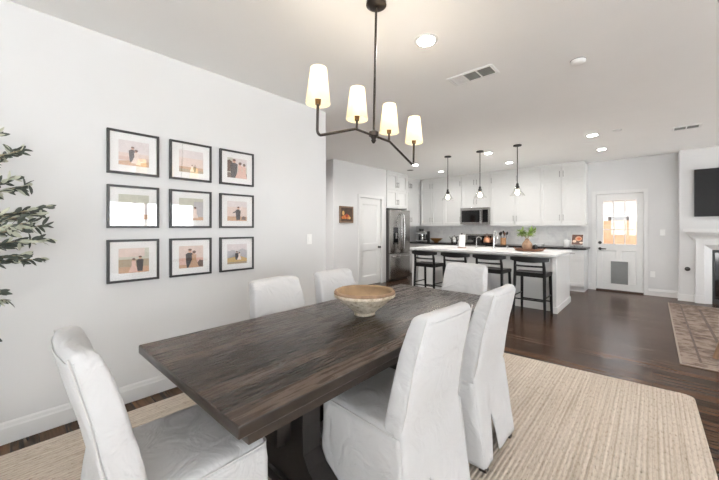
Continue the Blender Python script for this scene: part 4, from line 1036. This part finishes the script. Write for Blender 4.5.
for x, y, l in CANS + [(-4.1, 3.15, 'h'), (-3.9, 1.6, 'h'), (.6, 4.6, '')]: lamp('recessed_and_added_light', (x, y, H - .012), PC * (6 if l == 'h' else 1))  # last three are added without fixtures; the hall pair brightens the pantry wall

# detectors, round speaker vent, grilles
root = thing('smoke_detector', 'round white smoke detector on the ceiling right of the large grille', 'detector', (-.465, 3.24, H), 0)
MB().lathe([(.055, -.0005), (.055, -.018), (.045, -.03), (.02, -.036), (.001, -.036)], seg=28).build('detector_body', M['plate'], root)
MB().lathe([(.058, -.0005), (.058, -.004), (.0555, -.005)], seg=28, cap0=False, cap1=False).build('base_ring', M['duct'], root)
root = thing('ceiling_sensor', 'small round white sensor on the ceiling beside a recessed light', 'detector', (-.38, 5.95, H), 0)
MB().lathe([(.05, -.0005), (.05, -.012), (.03, -.02), (.001, -.02)], seg=24).build('sensor_body', M['plate'], root)
root = thing('ceiling_speaker', 'small round grey grille in the ceiling before the refrigerator', 'speaker', (-4.40, 6.65, H), 0)
MB().lathe([(.09, -.0005), (.09, -.005), (.08, -.006)], seg=28, cap0=False).build('rim', M['plate'], root)
MB().lathe([(.078, -.0062), (.001, -.0075)], seg=28).build('mesh_grille', M['duct'], root)
def grille(lab, loc, rz, w_, d_, secs, darks):
    r = thing('ceiling_air_grille', lab, 'air vent', loc, rz)
    f = MB(); t = .022
    f.box(-w_ / 2, w_ / 2, -d_ / 2, -d_ / 2 + t, -.010, -.0005, .002).box(-w_ / 2, w_ / 2, d_ / 2 - t, d_ / 2, -.010, -.0005, .002).box(-w_ / 2, -w_ / 2 + t, -d_ / 2 + t, d_ / 2 - t, -.010, -.0005, .002).box(w_ / 2 - t, w_ / 2, -d_ / 2 + t, d_ / 2 - t, -.010, -.0005, .002)
    sw = (w_ - 2 * t) / secs
    for i in range(1, secs): x = -w_ / 2 + t + sw * i; f.box(x - .006, x + .006, -d_ / 2 + t, d_ / 2 - t, -.009, -.0005)
    f.build('frame', M['plate'], r, 0)
    for i in range(secs):
        x0 = -w_ / 2 + t + sw * i + .007; x1 = x0 + sw - .014
        dk = MB().box(x0, x1, -d_ / 2 + t, d_ / 2 - t, -.002, -.0006).build('duct_opening', M['duct'] if i in darks else M['grille'], r, 0)
        sl = MB(); n = 7
        for q in range(n):
            y = -d_ / 2 + t + (d_ - 2 * t) * (q + .5) / n; s = 1
            sl.prism([(y - .004, -.003), (y + .002, -.003), (y + .006, -.008), (y, -.008)] if i in darks else [(y - .010, -.003), (y + .006, -.003), (y + .01, -.007), (y - .006, -.007)], 'x', x0, x1)
        sl.build('louvre', M['grille'] if i not in darks else M['duct'], r, 0)
grille('white ceiling air grille with two dark sections near the chandelier', (-1.235, 2.90, H), 0, .42, .20, 3, (1, 2))
grille('small white ceiling air grille above the fireplace corner', (.35, 6.43, H), 0, .30, .2, 2, (0, 1))

# ------------------------------------------------------------------ fireplace + TV
root = thing('fireplace', 'white fireplace surround with moulded mantel shelf and black firebox', 'fireplace', (1.28, FB, 0), 0)
def cx(x): return x - 1.28
sr = MB()
sr.box(cx(.56), cx(.67), -.09, -.001, 0, 1.12, .003).box(cx(1.89), cx(2.0), -.09, -.001, 0, 1.12, .003).box(cx(.67), cx(1.89), -.09, -.001, 1.03, 1.12, .003)
sr.box(cx(.55), cx(.68), -.10, -.001, 0, .14, .004).box(cx(1.88), cx(2.01), -.10, -.001, 0, .14, .004)
# bevelled inner moulding
for (xa, xb) in ((.67, .765), (1.89, 1.795)):
    pts = [(cx(xa), -.085), (cx(xa), -.001), (cx(xb), -.001), (cx(xb), -.03)]
    sr.prism(pts, 'z', 0, 1.03)
sr.prism([(-.085, 1.03), (-.001, 1.03), (-.001, .95), (-.03, .95)], 'x', cx(.67), cx(1.89))
sr.build('surround', M['trim'], root, 0)
mt = MB()
prof = [(-.001, 1.12), (-.10, 1.12), (-.10, 1.15), (-.12, 1.16), (-.13, 1.19), (-.17, 1.215), (-.19, 1.245), (-.21, 1.25), (-.21, 1.268), (-.235, 1.268), (-.235, 1.315), (-.001, 1.315)]
def mitre(x, s_):  # crown returns at both ends
    return [(x + s_ * max(0, (-y - .10)), y, z) for y, z in prof]
mt.loft([mitre(cx(.53), -1), mitre(cx(2.03), 1)]); mt.build('mantel_shelf', M['trim'], root, 0)
fbx = MB()
fbx.box(cx(.767), cx(.80), -.028, -.001, 0, .948).box(cx(1.76), cx(1.793), -.028, -.001, 0, .948).box(cx(.80), cx(1.76), -.028, -.001, .90, .948).box(cx(.80), cx(1.76), -.028, -.001, 0, .09)
fbx.build('insert_frame', M['black'], root, 0)
MB().box(cx(.80), cx(1.76), -.018, -.002, .09, .90).build('firebox_glass', M['blackgl'], root, 0)
root = thing('television', 'large dark flat television mounted above the mantel', 'television', (1.275, FB, 1.95), 0)
MB().box(-.2, .2, -.025, -.001, -.15, .15).build('wall_mount', M['black'], root, 0)
MB().box(-.73, .73, -.06, -.026, -.42, .42, .004).build('case', M['black'], root, 0)
MB().box(-.722, .722, -.0615, -.0602, -.41, .413).build('screen', M['tv'], root, 0)
root = thing('gas_valve', 'small dark round gas valve on wall left of the fireplace', 'valve', (.465, FB, .585), 0); root.rotation_euler = (pi / 2, 0, 0)
MB().lathe([(.038, .0005), (.038, .006), (.016, .01), (.016, .02), (.001, .02)], seg=24).build('cover_plate', M['black'], root)
MB().tube([(0, 0, .018), (0, 0, .05)], .009, 10).box(-.03, .03, -.008, .008, .045, .056, .003).build('key', M['bronze'], root)

# rustic stool at the right edge of the frame
root = thing('rustic_wooden_stool', 'tan wooden stool leg at the right frame edge on brown rug', 'stool', (.72, 4.86, .022), 0)
MB().lathe([(.20, .42), (.215, .43), (.215, .46), (.205, .47), (.001, .472)], seg=32).build('seat', M['leather'], root)
for a in (198, 78, 318):
    c_, s_ = cos(radians(a)), sin(radians(a))
    MB().tube([(.27 * c_, .27 * s_, 0), (.24 * c_, .24 * s_, .08), (.14 * c_, .14 * s_, .425)], [.022, .03, .036], 12).build('leg', M['leather'], root)

# ------------------------------------------------------------------ olive tree
CAMH = 1.337
A_ = radians(42.5)
TB = Vector((-2.62, -.42, .0135))
root = thing('olive_tree', 'potted olive tree with silvery leaves at the left edge', 'tree', tuple(TB), 0)
MB().lathe([(.11, 0.001), (.14, .02), (.17, .3), (.18, .32), (.165, .32), (.155, .28)], seg=32, cap1=True).build('pot', M['pot'], root)
MB().lathe([(.154, .281), (.08, .29), (.001, .292)], seg=24).build('soil', M['soil'], root)
tr_ = [Vector((0, 0, .28)), Vector((.02, .01, .6)), Vector((-.02, .03, 1.0)), Vector((.01, .02, 1.35)), Vector((0, .04, 1.75)), Vector((.02, .05, 2.0))]
bk = MB(); bk.tube(tr_, [.022, .019, .016, .013, .008, .004], 10)
fo = MB(); rnd = random.Random(11)
# branch tips (where each twig of the crown ends) and starting heights on the trunk
OLP = []
TIPS = [((-0.13, 0.369, 1.855), 1.5), ((0.004, 0.465, 1.759), 1.4), ((-0.016, 0.378, 1.693), 1.3), ((0.005, 0.492, 1.565), 1.25), ((0.114, 0.43, 1.586), 1.2), ((0.044, 0.555, 1.441), 1.15), ((0.095, 0.52, 1.399), 1.15), ((0.096, 0.548, 1.338), 1.1), ((0.185, 0.494, 1.353), 1.1), ((0.104, 0.556, 1.259), 1.08), ((0.136, 0.503, 1.256), 1.08), ((0.075, 0.529, 1.146), 1.02), ((0.117, 0.459, 1.176), 1.0), ((-0.113, 0.439, 1.222), 1.05), ((-0.066, 0.4, 0.916), 0.85), ((0.037, 0.386, 0.977), 0.85), ((-0.12, 0.351, 0.702), 0.75), ((0.028, 0.351, 1.496), 1.2), ((0.067, 0.387, 1.39), 1.15), ((-0.045, 0.393, 1.298), 1.1), ((-0.249, 0.233, 1.928), 1.5), ((-0.168, 0.171, 1.629), 1.3), ((-0.207, 0.135, 1.257), 1.0), ((-0.29, 0.195, 2.153), 1.7)]   # twig ends in the tree's own coordinates, and the height each leaves the trunk
for tip, z0 in TIPS:
    tip = Vector(tip)
    i0 = max(i for i in range(len(tr_) - 1) if tr_[i].z <= z0); t = (z0 - tr_[i0].z) / (tr_[i0 + 1].z - tr_[i0].z); st_ = tr_[i0].lerp(tr_[i0 + 1], t)
    mid1 = st_.lerp(tip, .4) + Vector((0, 0, .03)); mid2 = st_.lerp(tip, .75) + Vector((0, 0, .03))
    pts = [st_, mid1, mid2, tip]; bk.tube(pts, [.006, .0045, .003, .0015], 6)
    if len(OLP) < 12: OLP.append(mid2.lerp(tip, .35) + Vector((.004, 0, -.012)))
    ln = (tip - st_).length; nl = int(ln / .011)
    for q in range(nl):
        t = .36 + .64 * q / max(1, nl - 1)
        seg = 0 if t < .4 else (1 if t < .75 else 2)
        tt = (t / .4 if seg == 0 else (t - .4) / .35 if seg == 1 else (t - .75) / .25)
        p = pts[seg].lerp(pts[seg + 1], min(1, tt)); ax = (pts[seg + 1] - pts[seg]).normalized()
        side = Vector((rnd.uniform(-1, 1), rnd.uniform(-1, 1), rnd.uniform(-.8, .6))).normalized()
        d_ = ax * rnd.uniform(.5, 1.2) + side * rnd.uniform(.3, .9) + Vector((0, 0, -.12))
        leaf(fo, p, d_, Vector((rnd.uniform(-1, 1), rnd.uniform(-1, 1), rnd.uniform(-.3, .7))), rnd.uniform(.042, .066), rnd.uniform(.008, .0115), 1 if rnd.random() < .38 else 0)
o = bk.build('branches', M['bark'], root); fo.build('foliage', [M['leafd'], M['leafl']], root, 60)
ol = MB(); OL = OLP
for i in range(9):
    c = OL[i]
    ol.lathe([(.001, -.009), (.005, -.006), (.0068, 0), (.005, .006), (.001, .009)], tuple(c), 10)
ol.build('olives', plain('dark olives', rgb(66, 58, 44), .35), root)

# ------------------------------------------------------------------ outside the back door and the windows
struct('ground_1', MB().box(-14, 16, -12, 26, -.3, -.12), plain('pale concrete', rgb(226, 225, 222), .9, nscale=4, var=.06), label='pale patio concrete outside the back door', cat='ground')
struct('ground_2', MB().box(-14, 16, YB + .16, 26, -.119, -.10), plain('dark brown ground', rgb(104, 92, 82), .95, nscale=40, var=.3), label='dark brown ground added outside the back door to cut bounce light', cat='ground')  # unseen dark patch, added to keep patio bounce light off the fence
tag(MB().box(-9, 12, 12.8, 13.0, -.12, 1.50).box(-9, 12, 12.77, 13.03, 1.50, 1.55).build('block_fence', M['block'], None, 0), 'tan block fence seen through the back door', 'fence')
root = thing('neighbour_house', 'white neighbouring house with grey pink roof seen through the back door', 'house', (-.42, 20, -.12), 0)
MB().box(-5, 7, 0, 6, 0, 2.75).build('wall', M['stucco'], root, 0)
MB().prism([(-5.5, 2.75), (7.5, 2.75), (3.2, 4.6), (-1.4, 4.6)], 'y', -.5, 6.5).build('roof', M['rooft'], root, 0)
f = MB().box(-1.28, -.32, -.06, 0, 1.50, 2.06); fo_ = f.build('window', M['stucco'], root, 0); MB().box(-1.2, -.4, -.07, -.06, 1.58, 1.98).build('pane', M['winblk'], fo_, 0)

# ------------------------------------------------------------------ world, daylight, camera
wd = bpy.data.worlds.new('sky'); sc.world = wd; wd.use_nodes = True
wn = wd.node_tree.nodes; wl = wd.node_tree.links
bg = wn['Background']
tc = wn.new('ShaderNodeTexCoord'); sx = wn.new('ShaderNodeSeparateXYZ'); rp = wn.new('ShaderNodeValToRGB')
wl.new(tc.outputs['Generated'], sx.inputs[0]); wl.new(sx.outputs['Z'], rp.inputs['Fac'])
e = rp.color_ramp.elements; e[0].position = 0; e[0].color = (2.15, 2.25, 2.32, 1); e[1].position = .14; e[1].color = (.99, 1.04, 1.09, 1)
x_ = e.new(.6); x_.color = (.80, .89, .99, 1)
wl.new(rp.outputs['Color'], bg.inputs['Color']); bg.inputs['Strength'].default_value = 2.5
sl_ = bpy.data.lights.new('sun', 'SUN'); sl_.energy = 62; sl_.angle = radians(.6); sl_.color = (.975, .985, 1)
so_ = bpy.data.objects.new('sun', sl_); COL.objects.link(so_); so_.location = (6, -8, 12)
so_.rotation_euler = Vector((.52, -.02, .85)).to_track_quat('Z', 'Y').to_euler()
def portal(name, loc, rot, sx_, sy_):
    L = bpy.data.lights.new(name, 'AREA'); L.shape = 'RECTANGLE'; L.size = sx_; L.size_y = sy_; L.cycles.is_portal = True
    o = bpy.data.objects.new(name, L); COL.objects.link(o); o.location = loc; o.rotation_euler = rot
for u0, u1, z0, z1 in RH: portal('window_portal', (XR + .02, (u0 + u1) / 2, (z0 + z1) / 2), (pi / 2, 0, pi / 2), u1 - u0, z1 - z0)
for u0, u1, z0, z1 in NH: portal('window_portal', ((u0 + u1) / 2, YN - .02, (z0 + z1) / 2), (pi / 2, 0, pi), u1 - u0, z1 - z0)
portal('window_portal', (-.5, YB + .1, 1.43), (pi / 2, 0, 0), .6, .95)

cam = bpy.data.cameras.new('camera'); co = bpy.data.objects.new('camera', cam); COL.objects.link(co)
co.location = (0, 0, CAMH); co.rotation_euler = (pi / 2, 0, A_)
cam.sensor_width = 36; cam.sensor_fit = 'HORIZONTAL'; cam.lens = 320 / 719 * 36; cam.shift_y = -12.5 / 719
cam.clip_start = .02; sc.camera = co
sc.view_settings.view_transform = 'Standard'; sc.view_settings.look = 'None'; sc.view_settings.gamma = 1; sc.view_settings.exposure = 0.62
sc.view_settings.use_curve_mapping = False
sc.cycles.use_denoising = True
sc.cycles.max_bounces = 12; sc.cycles.diffuse_bounces = 8; sc.cycles.transparent_max_bounces = 16
sc.cycles.sample_clamp_indirect = 8
